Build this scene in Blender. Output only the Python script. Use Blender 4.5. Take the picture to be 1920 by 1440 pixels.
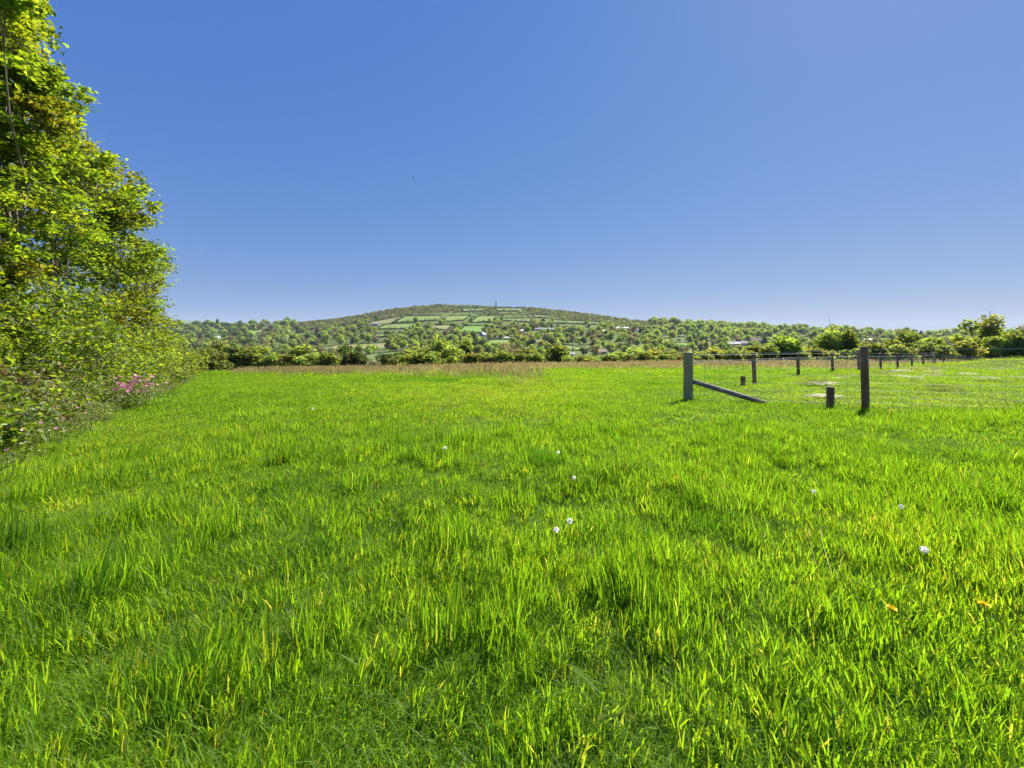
import bpy, math, random
import numpy as np
from mathutils import Vector, Matrix

random.seed(7)
R = np.random.default_rng(11)
for o in list(bpy.data.objects):
    bpy.data.objects.remove(o)
SC = bpy.context.scene
COL = SC.collection

# ------------------------------------------------------------------ camera, sky, sun, exposure
EYE = 1.30          # eye height above the field
F, CX, HY = 800.0, 960.0, 627.0      # focal length, centre and horizon in the photo's pixels
cam_d = bpy.data.cameras.new('camera')
cam = bpy.data.objects.new('camera', cam_d); COL.objects.link(cam)
cam.location = (0, 0, EYE); cam.rotation_euler = (math.radians(90), 0, 0)
cam_d.sensor_width = 36; cam_d.lens = 36 * F / 1920
cam_d.shift_y = (HY - 720) / 1920.0
cam_d.clip_start = 0.05; cam_d.clip_end = 40000
SC.camera = cam

SUN_EL, SUN_AZ = math.radians(46), math.radians(43)
world = bpy.data.worlds.new('World'); SC.world = world; world.use_nodes = True
wt = world.node_tree; wt.nodes.clear()
wo = wt.nodes.new('ShaderNodeOutputWorld'); bg = wt.nodes.new('ShaderNodeBackground')
sky = wt.nodes.new('ShaderNodeTexSky'); sky.sky_type = 'NISHITA'; sky.sun_disc = False
sky.sun_elevation = SUN_EL; sky.sun_rotation = SUN_AZ
sky.air_density = 1.0; sky.dust_density = 0.3; sky.ozone_density = 3.0; sky.altitude = 100
# the clear blue of the photograph: each channel of the sky compressed and balanced, the same in every direction
sp = wt.nodes.new('ShaderNodeSeparateColor'); cb = wt.nodes.new('ShaderNodeCombineColor'); wt.links.new(sky.outputs[0], sp.inputs[0])
for k, (p, c) in enumerate(((.79, .515), (.52, 1.06), (.2, 3.35))):
    a = wt.nodes.new('ShaderNodeMath'); a.operation = 'POWER'; a.inputs[1].default_value = p
    b = wt.nodes.new('ShaderNodeMath'); b.operation = 'MULTIPLY'; b.inputs[1].default_value = c
    wt.links.new(sp.outputs[k], a.inputs[0]); wt.links.new(a.outputs[0], b.inputs[0]); wt.links.new(b.outputs[0], cb.inputs[k])
wt.links.new(cb.outputs[0], bg.inputs[0])
bg.inputs[1].default_value = 0.06
wt.links.new(bg.outputs[0], wo.inputs[0])

sd = bpy.data.lights.new('sun', 'SUN'); sun = bpy.data.objects.new('sun', sd); COL.objects.link(sun)
sd.energy = 5.0; sd.angle = math.radians(0.53); sd.color = (1.0, 0.95, 0.86)
SDIR = Vector((math.sin(SUN_AZ) * math.cos(SUN_EL), math.cos(SUN_AZ) * math.cos(SUN_EL), math.sin(SUN_EL)))
sun.rotation_euler = SDIR.to_track_quat('Z', 'Y').to_euler(); sun.location = (20, 20, 40)

vs = SC.view_settings
vs.view_transform = 'Standard'; vs.look = 'None'; vs.gamma = 1.0; vs.use_curve_mapping = False
vs.exposure = 1.2
cy = SC.cycles
cy.volume_bounces = 1; cy.max_bounces = 8; cy.transparent_max_bounces = 8
cy.diffuse_bounces = 3; cy.transmission_bounces = 6

# ------------------------------------------------------------------ helpers
def tag(o, label=None, cat=None, group=None, kind=None):
    if label: o['label'] = label
    if cat: o['category'] = cat
    if group: o['group'] = group
    if kind: o['kind'] = kind
    return o

def empty(name, loc, label=None, cat=None, group=None):
    o = bpy.data.objects.new(name, None); COL.objects.link(o); o.location = loc
    o.empty_display_size = 0.2
    return tag(o, label, cat, group)

def link(name, me, parent=None, loc=None):
    o = bpy.data.objects.new(name, me); COL.objects.link(o)
    if parent is not None: o.parent = parent
    if loc is not None: o.location = loc
    return o

class MB:
    """collects vertices / faces / colours for one mesh"""
    def __init__(s): s.v = []; s.f = []; s.c = []; s.m = []; s.n = 0
    def add(s, v, f, col=None, mat=0):
        v = np.asarray(v, float).reshape(-1, 3)
        f = [tuple(int(i) + s.n for i in q) for q in f]
        s.v.append(v); s.f += f; s.n += len(v); s.m += [mat] * len(f)
        c = np.ones((len(v), 4))
        if col is not None: c[:, :3] = np.asarray(col, float)
        s.c.append(c)
    def mesh(s, name, mats, smooth=False):
        me = bpy.data.meshes.new(name)
        v = np.concatenate(s.v) if s.v else np.zeros((0, 3))
        me.from_pydata(v.tolist(), [], s.f)
        a = me.attributes.new('tint', 'FLOAT_COLOR', 'POINT')
        a.data.foreach_set('color', np.concatenate(s.c).ravel())
        for m in mats: me.materials.append(m)
        if len(mats) > 1: me.polygons.foreach_set('material_index', s.m)
        if smooth: me.polygons.foreach_set('use_smooth', [True] * len(me.polygons))
        me.update()
        return me

def box(mb, c, size, rotz=0, col=None, mat=0):
    c = np.asarray(c, float); sx, sy, sz = np.asarray(size, float) / 2
    v = np.array([(x, y, z) for z in (-sz, sz) for x, y in ((-sx, -sy), (sx, -sy), (sx, sy), (-sx, sy))])
    ca, sa = math.cos(rotz), math.sin(rotz)
    v = v @ np.array([[ca, sa, 0], [-sa, ca, 0], [0, 0, 1]]) + c
    mb.add(v, [(3, 2, 1, 0), (4, 5, 6, 7), (0, 1, 5, 4), (1, 2, 6, 5), (2, 3, 7, 6), (3, 0, 4, 7)], col, mat)

def tube(mb, pts, rad, k=6, col=None, mat=0, cap=True):
    pts = [Vector(p) for p in pts]; n = len(pts)
    if not hasattr(rad, '__len__'): rad = [rad] * n
    V = []; prev = None
    for i, p in enumerate(pts):
        d = (pts[min(i + 1, n - 1)] - pts[max(i - 1, 0)]).normalized()
        if prev is None:
            u = d.orthogonal().normalized()
        else:
            u = (prev - d * prev.dot(d)).normalized()
        prev = u; w = d.cross(u)
        for j in range(k):
            a = 2 * math.pi * j / k
            V.append(p + (u * math.cos(a) + w * math.sin(a)) * rad[i])
    Fc = []
    for i in range(n - 1):
        for j in range(k):
            Fc.append((i * k + j, i * k + (j + 1) % k, (i + 1) * k + (j + 1) % k, (i + 1) * k + j))
    if cap and k > 2:
        Fc.append(tuple(range(k))[::-1]); Fc.append(tuple((n - 1) * k + j for j in range(k)))
    mb.add([tuple(v) for v in V], Fc, col, mat)

def quat_rot(n, rng):
    """n random rotation matrices"""
    q = rng.normal(size=(n, 4)); q /= np.linalg.norm(q, axis=1)[:, None]
    w, x, y, z = q.T
    return np.stack([np.stack([1 - 2 * (y * y + z * z), 2 * (x * y - z * w), 2 * (x * z + y * w)], -1),
                     np.stack([2 * (x * y + z * w), 1 - 2 * (x * x + z * z), 2 * (y * z - x * w)], -1),
                     np.stack([2 * (x * z - y * w), 2 * (y * z + x * w), 1 - 2 * (x * x + y * y)], -1)], 1)

LEAF6 = np.array([(0, -.5, 0), (.27, -.12, .05), (.2, .25, .03), (0, .5, -.06), (-.2, .25, .03), (-.27, -.12, .05)])
LEAFF = [(0, 1, 2, 3), (0, 3, 4, 5)]
def leaves(mb, centres, size, rng, col, flat=0.55, mat=0):
    """folded two-quad leaves at the centres; flat pulls the blades toward the horizontal"""
    n = len(centres)
    if n == 0: return
    M = quat_rot(n, rng)
    nz = M[:, :, 2].copy(); nz[:, 2] = np.abs(nz[:, 2]) + flat
    nz /= np.linalg.norm(nz, axis=1)[:, None]
    yx = M[:, :, 1] - nz * np.sum(M[:, :, 1] * nz, 1)[:, None]
    yx /= np.linalg.norm(yx, axis=1)[:, None] + 1e-9
    xx = np.cross(yx, nz)
    s = size * rng.uniform(.65, 1.3, n)
    L = LEAF6
    P = centres[:, None, :] + s[:, None, None] * (L[None, :, 0:1] * xx[:, None, :] + L[None, :, 1:2] * yx[:, None, :] + L[None, :, 2:3] * nz[:, None, :])
    C = np.repeat(col, 6, axis=0) if np.ndim(col) == 2 else col
    idx = np.arange(n)[:, None] * 6
    Fq = np.concatenate([idx + np.array(LEAFF[0]), idx + np.array(LEAFF[1])])
    mb.add(P.reshape(-1, 3), Fq, C, mat)

def cards(mb, centres, size, rng, col, mat=0, up=0.3):
    n = len(centres)
    M = quat_rot(n, rng)
    s = size * rng.uniform(.6, 1.35, n)
    L = np.array([(-.5, -.35, 0), (.35, -.5, .08), (.5, .4, 0), (-.4, .5, .1)])
    P = centres[:, None, :] + s[:, None, None] * np.einsum('kj,nij->nki', L, M)
    C = np.repeat(col, 4, axis=0) if np.ndim(col) == 2 else col
    mb.add(P.reshape(-1, 3), np.arange(n * 4).reshape(n, 4), C, mat)

# value noise -------------------------------------------------------
_T = np.random.default_rng(3).random((256, 256))
def vnoise(x, y):
    x = np.asarray(x, float); y = np.asarray(y, float)
    xi = np.floor(x).astype(int); yi = np.floor(y).astype(int); fx = x - xi; fy = y - yi
    fx = fx * fx * (3 - 2 * fx); fy = fy * fy * (3 - 2 * fy)
    g = lambda a, b: _T[a & 255, b & 255]
    return (g(xi, yi) * (1 - fx) + g(xi + 1, yi) * fx) * (1 - fy) + (g(xi, yi + 1) * (1 - fx) + g(xi + 1, yi + 1) * fx) * fy
def fbm(x, y, o=3):
    s = 0; a = .5; t = 0
    for i in range(o):
        s = s + a * vnoise(x * 2 ** i + 17 * i, y * 2 ** i + 5 * i); t += a; a *= .5
    return s / t
def smooth(a, b, x):
    t = np.clip((np.asarray(x, float) - a) / (b - a), 0, 1); return t * t * (3 - 2 * t)

# ------------------------------------------------------------------ materials
def mat_new(name):
    m = bpy.data.materials.new(name); m.use_nodes = True
    nt = m.node_tree; nt.nodes.clear()
    out = nt.nodes.new('ShaderNodeOutputMaterial')
    return m, nt, out
def N(nt, t, **kw):
    n = nt.nodes.new(t)
    for k, v in kw.items():
        if k.startswith('i_'):
            key = k[2:]; key = int(key) if key.isdigit() else key
            n.inputs[key].default_value = v
        else: setattr(n, k, v)
    return n
def ramp(nt, stops):
    r = nt.nodes.new('ShaderNodeValToRGB'); e = r.color_ramp.elements
    while len(e) < len(stops): e.new(.5)
    for el, (p, c) in zip(e, stops): el.position = p; el.color = (*c, 1)
    return r

def leaf_mat(name, base, trans, tmix=.5, gloss=.05, rough=.4, var=.35, tone=False, rnd=True):
    """two-sided leaf: diffuse + translucent + a little gloss; colour = base * tint attribute"""
    m, nt, out = mat_new(name); L = nt.links.new
    at = N(nt, 'ShaderNodeAttribute', attribute_name='tint')
    col = at.outputs['Color']
    if tone:
        ta = N(nt, 'ShaderNodeAttribute', attribute_name='tone', attribute_type='INSTANCER')
        rp = ramp(nt, [(0, (.55, .72, .85)), (.45, (1, 1, 1)), (.75, (1.35, 1.15, 1.3)), (1, (2.1, 1.45, 2.6))])
        L(ta.outputs['Fac'], rp.inputs[0])
        mm = N(nt, 'ShaderNodeMixRGB', blend_type='MULTIPLY', i_0=1.0)
        L(col, mm.inputs[1]); L(rp.outputs[0], mm.inputs[2]); col = mm.outputs[0]
    if rnd:
        oi = N(nt, 'ShaderNodeObjectInfo')
        mr = N(nt, 'ShaderNodeMapRange', i_3=1 - var, i_4=1 + var)
        L(oi.outputs['Random'], mr.inputs[0])
        m3 = N(nt, 'ShaderNodeMixRGB', blend_type='MULTIPLY', i_0=1.0)
        L(col, m3.inputs[1]); L(mr.outputs[0], m3.inputs[2]); col = m3.outputs[0]
    def mul(c):
        q = N(nt, 'ShaderNodeMixRGB', blend_type='MULTIPLY', i_0=1.0); q.inputs[2].default_value = (*c, 1)
        L(col, q.inputs[1]); return q.outputs[0]
    d = N(nt, 'ShaderNodeBsdfDiffuse'); t = N(nt, 'ShaderNodeBsdfTranslucent'); g = N(nt, 'ShaderNodeBsdfGlossy', i_Roughness=rough)
    L(mul(base), d.inputs[0]); L(mul(trans), t.inputs[0]); g.inputs[0].default_value = (.9, .95, .85, 1)
    a = N(nt, 'ShaderNodeMixShader', i_0=tmix); L(d.outputs[0], a.inputs[1]); L(t.outputs[0], a.inputs[2])
    b = N(nt, 'ShaderNodeMixShader', i_0=gloss); L(a.outputs[0], b.inputs[1]); L(g.outputs[0], b.inputs[2])
    L(b.outputs[0], out.inputs[0])
    return m

def noise_mat(name, c1, c2, scale=5., rough=.85, stretch=(1, 1, 1), bump=.3, detail=6, metallic=0., c3=None):
    m, nt, out = mat_new(name); L = nt.links.new
    tc = N(nt, 'ShaderNodeTexCoord'); mp = N(nt, 'ShaderNodeMapping'); mp.inputs['Scale'].default_value = stretch
    L(tc.outputs['Object'], mp.inputs[0])
    nz = N(nt, 'ShaderNodeTexNoise', i_Scale=scale, i_Detail=detail); L(mp.outputs[0], nz.inputs['Vector'])
    st = [(.3, c1), (.7, c2)] if c3 is None else [(.25, c1), (.5, c2), (.75, c3)]
    rp = ramp(nt, st); L(nz.outputs[0], rp.inputs[0])
    p = N(nt, 'ShaderNodeBsdfPrincipled', i_Roughness=rough, i_Metallic=metallic)
    p.inputs['Specular IOR Level'].default_value = .25
    at = N(nt, 'ShaderNodeAttribute', attribute_name='tint')
    mm = N(nt, 'ShaderNodeMixRGB', blend_type='MULTIPLY', i_0=1.0)
    L(rp.outputs[0], mm.inputs[1]); L(at.outputs['Color'], mm.inputs[2]); L(mm.outputs[0], p.inputs['Base Color'])
    if bump:
        bp = N(nt, 'ShaderNodeBump', i_Strength=bump, i_Distance=.02); L(nz.outputs[0], bp.inputs['Height']); L(bp.outputs[0], p.inputs['Normal'])
    L(p.outputs[0], out.inputs[0])
    return m

M = {}
M['grass'] = leaf_mat('grass_blade', (.092, .188, .012), (.305, .525, .012), .57, .010, .5, .12, tone=True)
M['verge'] = leaf_mat('verge_leaf', (.095, .150, .020), (.30, .42, .03), .5, .04, .45, .2)
M['seed'] = leaf_mat('seed_head', (.33, .285, .125), (.50, .43, .16), .5, .02, .5, .2)
M['dry'] = leaf_mat('dry_straw', (.27, .25, .10), (.30, .27, .10), .3, .03, .5, .2)
M['tree_leaf'] = leaf_mat('tree_leaf', (.088, .130, .014), (.34, .46, .016), .56, .015, .5, .08)
M['shrub_leaf'] = leaf_mat('shrub_leaf', (.092, .134, .018), (.34, .46, .020), .55, .02, .5, .08)
M['bark'] = noise_mat('bark', (.10, .085, .065), (.24, .20, .155), 9, .9, (1, 1, .25), .5)
M['twig'] = noise_mat('twig_bark', (.20, .165, .125), (.33, .28, .22), 6, .9, (1, 1, .3), .2)
FARC = {'pale': ((.175, .225, .040), (.48, .59, .07)), 'mid': ((.115, .168, .028), (.42, .55, .055)),
        'dark': ((.055, .085, .022), (.16, .23, .035)), 'brown': ((.150, .132, .060), (.33, .30, .10)),
        'gold': ((.20, .205, .030), (.46, .49, .06)), 'red': ((.17, .06, .04), (.25, .08, .04)), 'olive': ((.130, .156, .036), (.41, .48, .06))}
for k, (a, b) in FARC.items():
    M['far_' + k] = leaf_mat('foliage_' + k, a, b, .5, .02, .5, .22)
M['hedge'] = leaf_mat('field_hedge_leaf', (.075, .090, .036), (.10, .12, .03), .3, .02, .5, .2)
M['moor'] = leaf_mat('moor_scrub_leaf', (.150, .150, .055), (.24, .245, .06), .45, .02, .5, .3)
M['post'] = noise_mat('treated_post_wood', (.13, .062, .034), (.34, .185, .105), 14, .8, (1, 1, .12), .5)
M['strainer'] = noise_mat('old_post_wood', (.22, .165, .075), (.44, .34, .18), 12, .85, (1, 1, .12), .8, c3=(.25, .225, .08))
M['brace'] = noise_mat('weathered_pole', (.17, .14, .11), (.33, .28, .23), 10, .75, (1, 1, .2), .4)
M['wire'] = noise_mat('galvanised_wire', (.60, .60, .60), (.74, .74, .74), 30, .5, bump=0, metallic=.2)
M['net'] = noise_mat('rusty_net_wire', (.30, .29, .27), (.46, .44, .41), 30, .6, bump=0)
M['white'] = noise_mat('white_render', (.72, .71, .68), (.82, .81, .79), 2, .8, bump=.05)
M['cream'] = noise_mat('cream_render', (.58, .53, .45), (.68, .63, .55), 2, .8, bump=.05)
M['pinkwall'] = noise_mat('pink_brick', (.28, .21, .19), (.35, .27, .25), 2, .85, bump=.05)
M['bluewall'] = noise_mat('blue_grey_wall', (.22, .25, .34), (.30, .33, .42), 2, .8, bump=.05)
M['slate'] = noise_mat('slate_roof', (.15, .15, .17), (.24, .24, .27), 1.5, .6, bump=.05)
M['paleroof'] = noise_mat('fibre_cement_roof', (.50, .49, .48), (.66, .65, .64), .6, .7, bump=.05)
M['redroof'] = noise_mat('clay_tile_roof', (.24, .15, .13), (.33, .22, .19), 1.5, .8, bump=.05)
M['pane'] = noise_mat('window_pane', (.03, .035, .045), (.06, .07, .08), 1, .15, bump=0)
M['stone'] = noise_mat('granite', (.16, .155, .15), (.27, .26, .25), .5, .9, bump=.2)

# ------------------------------------------------------------------ the lie of the land
RX = [-900, 0, 300, 340, 440, 540, 600, 640, 700, 740, 820, 880, 930, 1000, 1060, 1130, 1200, 1260, 1300, 1400, 1490, 1590, 1700, 1900, 2300, 3200]
RYY = [622, 612, 611, 612, 611, 606, 601, 596, 586, 578.5, 571.5, 573, 575.5, 577.5, 583, 592.5, 601, 607, 608, 613, 619, 620, 624, 625, 628, 632]
YR, YB0, YF0 = 1300.0, 110.0, 90.0
def ridge(x): return np.interp(x, RX, RYY)
def yb(x): return 700 - .012 * (np.clip(x, -400, 2400) - 960)
def bumps(X, Y):
    return .10 * (fbm(X * .45 + 40, Y * .45, 3) - .5) + .13 * (fbm(X * 1.5 + 4, Y * 1.5 + 70, 2) - .5) * (1 - smooth(14, 30, Y)) + .25 * (fbm(X * .08 + 9, Y * .08 + 3, 2) - .5) * smooth(6, 25, Y)
def height(X, Y):
    X = np.asarray(X, float); Y = np.asarray(Y, float)
    Yp = np.maximum(Y, 0)
    near = -.118 * Yp ** 2 / (Yp + 59) + .012 * X - .0006 * np.minimum(np.maximum(-X - 12, 0), 40) ** 2 + bumps(X, Y)
    near = near + .42 * np.exp(-((X - 27.5) / 4.3) ** 2 - ((Y - 22.5) / 3.0) ** 2) - .20 * np.exp(-((X - 20.5) / 6.) ** 2 - ((Y - 24) / 5.5) ** 2) + .10 * np.exp(-((X - 8.5) / 2.) ** 2 - ((Y - 6) / 2.) ** 2)
    Yf = np.maximum(Y, 60.)
    x = CX + F * X / Yf
    t = np.clip((Yf - YB0) / (YR - YB0), 0, 1)
    s = 1 - (1 - t) ** 1.25
    y = yb(x) - (yb(x) - ridge(x)) * s
    far = EYE - Yf * (y - HY) / F
    zr = EYE - YR * (ridge(x) - HY) / F
    back = zr - (Yf - YR) * .085
    base = -32 + 40 * fbm(X / 1700., Y / 1700., 2)
    # distant blue hills beyond
    dist = base + smooth(4200, 6200, Yf) * (190 * np.exp(-((x - 350) / 150.) ** 2) + 95 * np.exp(-((x - 1830) / 90.) ** 2) + 30)
    back = np.maximum(back, dist)
    far = np.where(Yf > YR, back, far)
    far = far + 1.6 * (fbm(X / 45., Y / 45., 2) - .5) * smooth(130, 400, Yf)
    w = smooth(YF0, 140, Y)
    return near * (1 - w) + far * w
def H(X, Y): return float(height(X, Y))
def px_far(x, y):
    """a point of the valley side seen at pixel x, y"""
    s = (yb(x) - y) / (yb(x) - ridge(x)); s = np.clip(s, 0, 1)
    t = 1 - (1 - s) ** (1 / 1.25)
    Y = YB0 + t * (YR - YB0); X = (x - CX) / F * Y
    return X, Y, height(X, Y)
def at(x, Y): return (x - CX) / F * Y
def zat(y, Y): return EYE - (y - HY) / F * Y
def px_near(x, y, hh=0.):
    lo, hi = 1.0, 45.
    for _ in range(50):
        m = (lo + hi) / 2; X = at(x, m)
        if zat(y, m) > H(X, m) + hh: lo = m
        else: hi = m
    return at(x, lo), lo, H(at(x, lo), lo)

# ground sheet
ys = np.concatenate([np.arange(-30, 0, 3.), np.arange(0, 14, .28), 14 * 1.028 ** np.arange(0, 150)])
ys = ys[ys < 900]
ys = np.concatenate([ys, np.arange(ys[-1] + 22, 1420, 22), 1420 * 1.06 ** np.arange(0, 30)])
ys = ys[ys < 7400]
us = np.sinh(np.linspace(-2.0, 2.0, 300)) / math.sinh(2.0)
W = 40 + 1.75 * np.maximum(ys, 0)
GX = us[None, :] * W[:, None]; GY = np.repeat(ys[:, None], len(us), 1)
GZ = height(GX, GY)
nr, nc = GX.shape
I = np.arange(nr * nc).reshape(nr, nc)
FQ = np.stack([I[:-1, :-1], I[:-1, 1:], I[1:, 1:], I[1:, :-1]], -1).reshape(-1, 4)
me = bpy.data.meshes.new('ground'); me.from_pydata(np.stack([GX, GY, GZ], -1).reshape(-1, 3).tolist(), [], FQ.tolist())
me.polygons.foreach_set('use_smooth', [True] * len(me.polygons))
m, nt, out = mat_new('ground_soil_and_turf'); L = nt.links.new
geo = N(nt, 'ShaderNodeNewGeometry'); sep = N(nt, 'ShaderNodeSeparateXYZ'); L(geo.outputs['Position'], sep.inputs[0])
n1 = N(nt, 'ShaderNodeTexNoise', i_Scale=2.2, i_Detail=8.); L(geo.outputs['Position'], n1.inputs['Vector'])
r1 = ramp(nt, [(.35, (.045, .060, .014)), (.55, (.065, .100, .016)), (.75, (.10, .11, .03))]); L(n1.outputs[0], r1.inputs[0])
n2 = N(nt, 'ShaderNodeTexNoise', i_Scale=.018, i_Detail=8.); L(geo.outputs['Position'], n2.inputs['Vector'])
r2 = ramp(nt, [(.35, (.070, .105, .022)), (.5, (.095, .135, .03)), (.65, (.115, .12, .04))]); L(n2.outputs[0], r2.inputs[0])
mr = N(nt, 'ShaderNodeMapRange', i_1=60., i_2=110.); L(sep.outputs[1], mr.inputs[0])
mx = N(nt, 'ShaderNodeMixRGB'); L(mr.outputs[0], mx.inputs[0]); L(r1.outputs[0], mx.inputs[1]); L(r2.outputs[0], mx.inputs[2])
pb = N(nt, 'ShaderNodeBsdfPrincipled', i_Roughness=.95); pb.inputs['Specular IOR Level'].default_value = .1
L(mx.outputs[0], pb.inputs['Base Color']); L(pb.outputs[0], out.inputs[0])
me.materials.append(m)
tag(link('ground', me), kind='structure')

# ------------------------------------------------------------------ fields on the hill
FIELDS = [  # corner pixels (clockwise from upper left), colour, what to call it
 ([(689, 605), (754, 594), (741, 606), (730, 609)], 'tan', 'tan ploughed field high on the hill'),
 ([(760, 593), (826, 592), (820, 601), (734, 606)], 'light', 'long green field under the moor'),
 ([(842, 593), (882, 592), (869, 601), (831, 604)], 'light', 'small pale field right of the long field'),
 ([(897, 593), (929, 593), (925, 604), (880, 605)], 'light', 'slanting field straight below the monument'),
 ([(944, 597), (996, 597), (996, 605), (940, 602)], 'mid', 'mid green field lower right of the monument'),
 ([(724, 608), (786, 607), (771, 616), (704, 618)], 'light', 'field beneath the dark barn roof'),
 ([(814, 610), (848, 610), (839, 620), (805, 617)], 'tan', 'yellowish field in the middle of the hill'),
 ([(871, 612), (905, 612), (903, 625), (859, 623)], 'bright', 'brightest green field on the hill'),
 ([(869, 579), (912, 578), (906, 584), (865, 585)], 'mid', 'top field left of the monument'),
 ([(927, 578), (985, 578), (974, 584), (932, 584)], 'mid', 'top field right of the monument'),
 ([(596, 655), (640, 647), (730, 643), (732, 653)], 'tan', 'wide pale field low in the valley'),
 ([(681, 667), (752, 660), (749, 668), (700, 682)], 'mid', 'lowest field behind the hedge gap'),
 ([(1046, 647), (1074, 649), (1119, 658), (1055, 657)], 'light', 'sloping field above the white shed'),
 ([(1036, 600), (1126, 604), (1119, 609), (1036, 607)], 'mid', 'long thin field under the right shoulder'),
 ([(1239, 642), (1304, 644), (1304, 651), (1242, 648)], 'bright', 'green field behind the big fence post'),
 ([(454, 622), (487, 619), (499, 621), (480, 627)], 'light', 'small field among the western woods'),
 ([(471, 632), (495, 630), (492, 634), (470, 637)], 'light', 'tiny field below the western field'),
 ([(1237, 630), (1318, 624), (1310, 630), (1240, 635)], 'mid', 'field beneath the ridge wood'),
 ([(917, 638), (955, 638), (957, 646), (920, 647)], 'light', 'field under the parked caravans'),
 ([(1497, 628), (1575, 628), (1575, 632), (1497, 632)], 'tan', 'pale strip below the far right wood'),
 ([(700, 627), (724, 626), (724, 632), (705, 633)], 'light', 'small field under the barn spinney'),
 ([(1000, 590), (1030, 592), (1030, 597), (1000, 596)], 'mid', 'small field high on the right shoulder'),
 ([(540, 628), (580, 624), (600, 627), (556, 632)], 'mid', 'rough field above the white farmhouse'),
]
FC = {'tan': ((.185, .185, .06), (.225, .215, .08)), 'light': ((.125, .195, .028), (.16, .22, .038)),
      'mid': ((.095, .150, .032), (.125, .165, .04)), 'bright': ((.105, .215, .02), (.135, .24, .026))}
for k, (a, b) in FC.items(): M['field_' + k] = noise_mat('pasture_' + k, a, b, .035, .95, bump=0)
def in_poly(x, y, P):
    c = np.zeros(np.shape(x), bool); n = len(P)
    for i in range(n):
        x1, y1 = P[i]; x2, y2 = P[(i + 1) % n]
        if y1 != y2:
            cc = ((y1 > y) != (y2 > y)) & (x < (x2 - x1) * (y - y1) / (y2 - y1) + x1); c ^= cc
    return c
def in_fields(x, y):
    r = np.zeros(np.shape(x), bool)
    for P, _, _ in FIELDS: r |= in_poly(x, y, P)
    return r
for P, kc, desc in FIELDS:
    P = np.array(P, float); nu, nv = 14, 8
    u = np.linspace(0, 1, nu)[None, :, None]; v = np.linspace(0, 1, nv)[:, None, None]
    Q = (P[0] * (1 - u) + P[1] * u) * (1 - v) + (P[3] * (1 - u) + P[2] * u) * v
    Xf, Yf, Zf = px_far(Q[..., 0], Q[..., 1])
    J = np.arange(nu * nv).reshape(nv, nu)
    mb = MB(); mb.add(np.stack([Xf, Yf, Zf + .45], -1).reshape(-1, 3), np.stack([J[1:, :-1], J[1:, 1:], J[:-1, 1:], J[:-1, :-1]], -1).reshape(-1, 4))
    tag(link('hill_field', mb.mesh('hill_field', [M['field_' + kc]], True)), kind='structure')

# hedges round those fields: one hedge per field
for fi, (P, kc, desc) in enumerate(FIELDS):
    rng = np.random.default_rng(100 + fi)
    mb = MB()
    segs = [(P[3], P[2], 1.0), (P[1], P[2], .8), (P[0], P[1], .7)] if fi % 2 == 0 else [(P[3], P[2], 1.0), (P[0], P[3], .8), (P[0], P[1], .7)]
    for (a, b, sc) in segs:
        n = max(8, int(math.hypot(b[0] - a[0], b[1] - a[1]) * 1.0))
        for k in range(n):
            w = (k + rng.random()) / n
            x = a[0] + (b[0] - a[0]) * w; y = a[1] + (b[1] - a[1]) * w
            X, Y, Z = px_far(x, y)
            hh = (1.1 + 2.0 * rng.random() ** 2 + (2.5 if rng.random() < .12 else 0)) * sc * Y / 800
            c = np.stack([X + rng.normal(0, .9, 16), Y + rng.normal(0, .9, 16), Z + hh * rng.random(16) ** .8], -1)
            g = rng.uniform(.6, 1.35); cards(mb, c, 1.2 * Y / 800, rng, (g, g * rng.uniform(.9, 1.1), g))
    tag(link('field_hedge', mb.mesh('field_hedge', [M['hedge']])), 'bushy hedge along the lower edge of the ' + desc, 'hedge', 'hedges between the hill fields')

# ------------------------------------------------------------------ trees of the valley and hill
def far_tree_mesh(kind, v, rng):
    """unit tree: 1 wide, 1 high"""
    mb = MB()
    tube(mb, [(0, 0, -.1), (0.01, 0, .2), (0.02, .01, .5)], [.035, .028, .012], 5, None, 1)
    for a in rng.uniform(0, 6.28, 4):
        tube(mb, [(0, 0, .2), (.12 * math.cos(a), .12 * math.sin(a), .4), (.25 * math.cos(a), .25 * math.sin(a), .62)], [.018, .012, .005], 4, None, 1)
    tall = kind == 'dark' and v == 1
    nl = 7 if not tall else 9
    for k in range(nl):
        if tall:
            q = k / (nl - 1); c = np.array([rng.normal(0, .03), rng.normal(0, .03), .15 + .75 * q]); r = .30 * (1 - .75 * q)
        else:
            a = 6.28 * k / nl + rng.random(); rr = rng.uniform(.12, .30)
            c = np.array([rr * math.cos(a), rr * math.sin(a), rng.uniform(.24, .72)]); r = rng.uniform(.19, .29)
            if k == 0: c = np.array([0, 0, .70]); r = .26
        n = 62 if kind != 'brown' else 40
        d = rng.normal(size=(n, 3)); d /= np.linalg.norm(d, axis=1)[:, None]
        p = c + d * (r * rng.uniform(.55, 1.05, n) ** .6)[:, None] * np.array([1, 1, .85])
        g = rng.uniform(.75, 1.25) * rng.uniform(.8, 1.2, n)
        cards(mb, p, .115, rng, np.stack([g * rng.uniform(.92, 1.1), g, g], -1))
    return mb.mesh(kind + '_tree', [M['far_' + kind], M['twig'] if kind == 'brown' else M['bark']])
TM = {k: [far_tree_mesh(k, v, np.random.default_rng(500 + 7 * i + v)) for v in range(3 if k != 'red' else 1)] for i, k in enumerate(FARC)}

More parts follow.
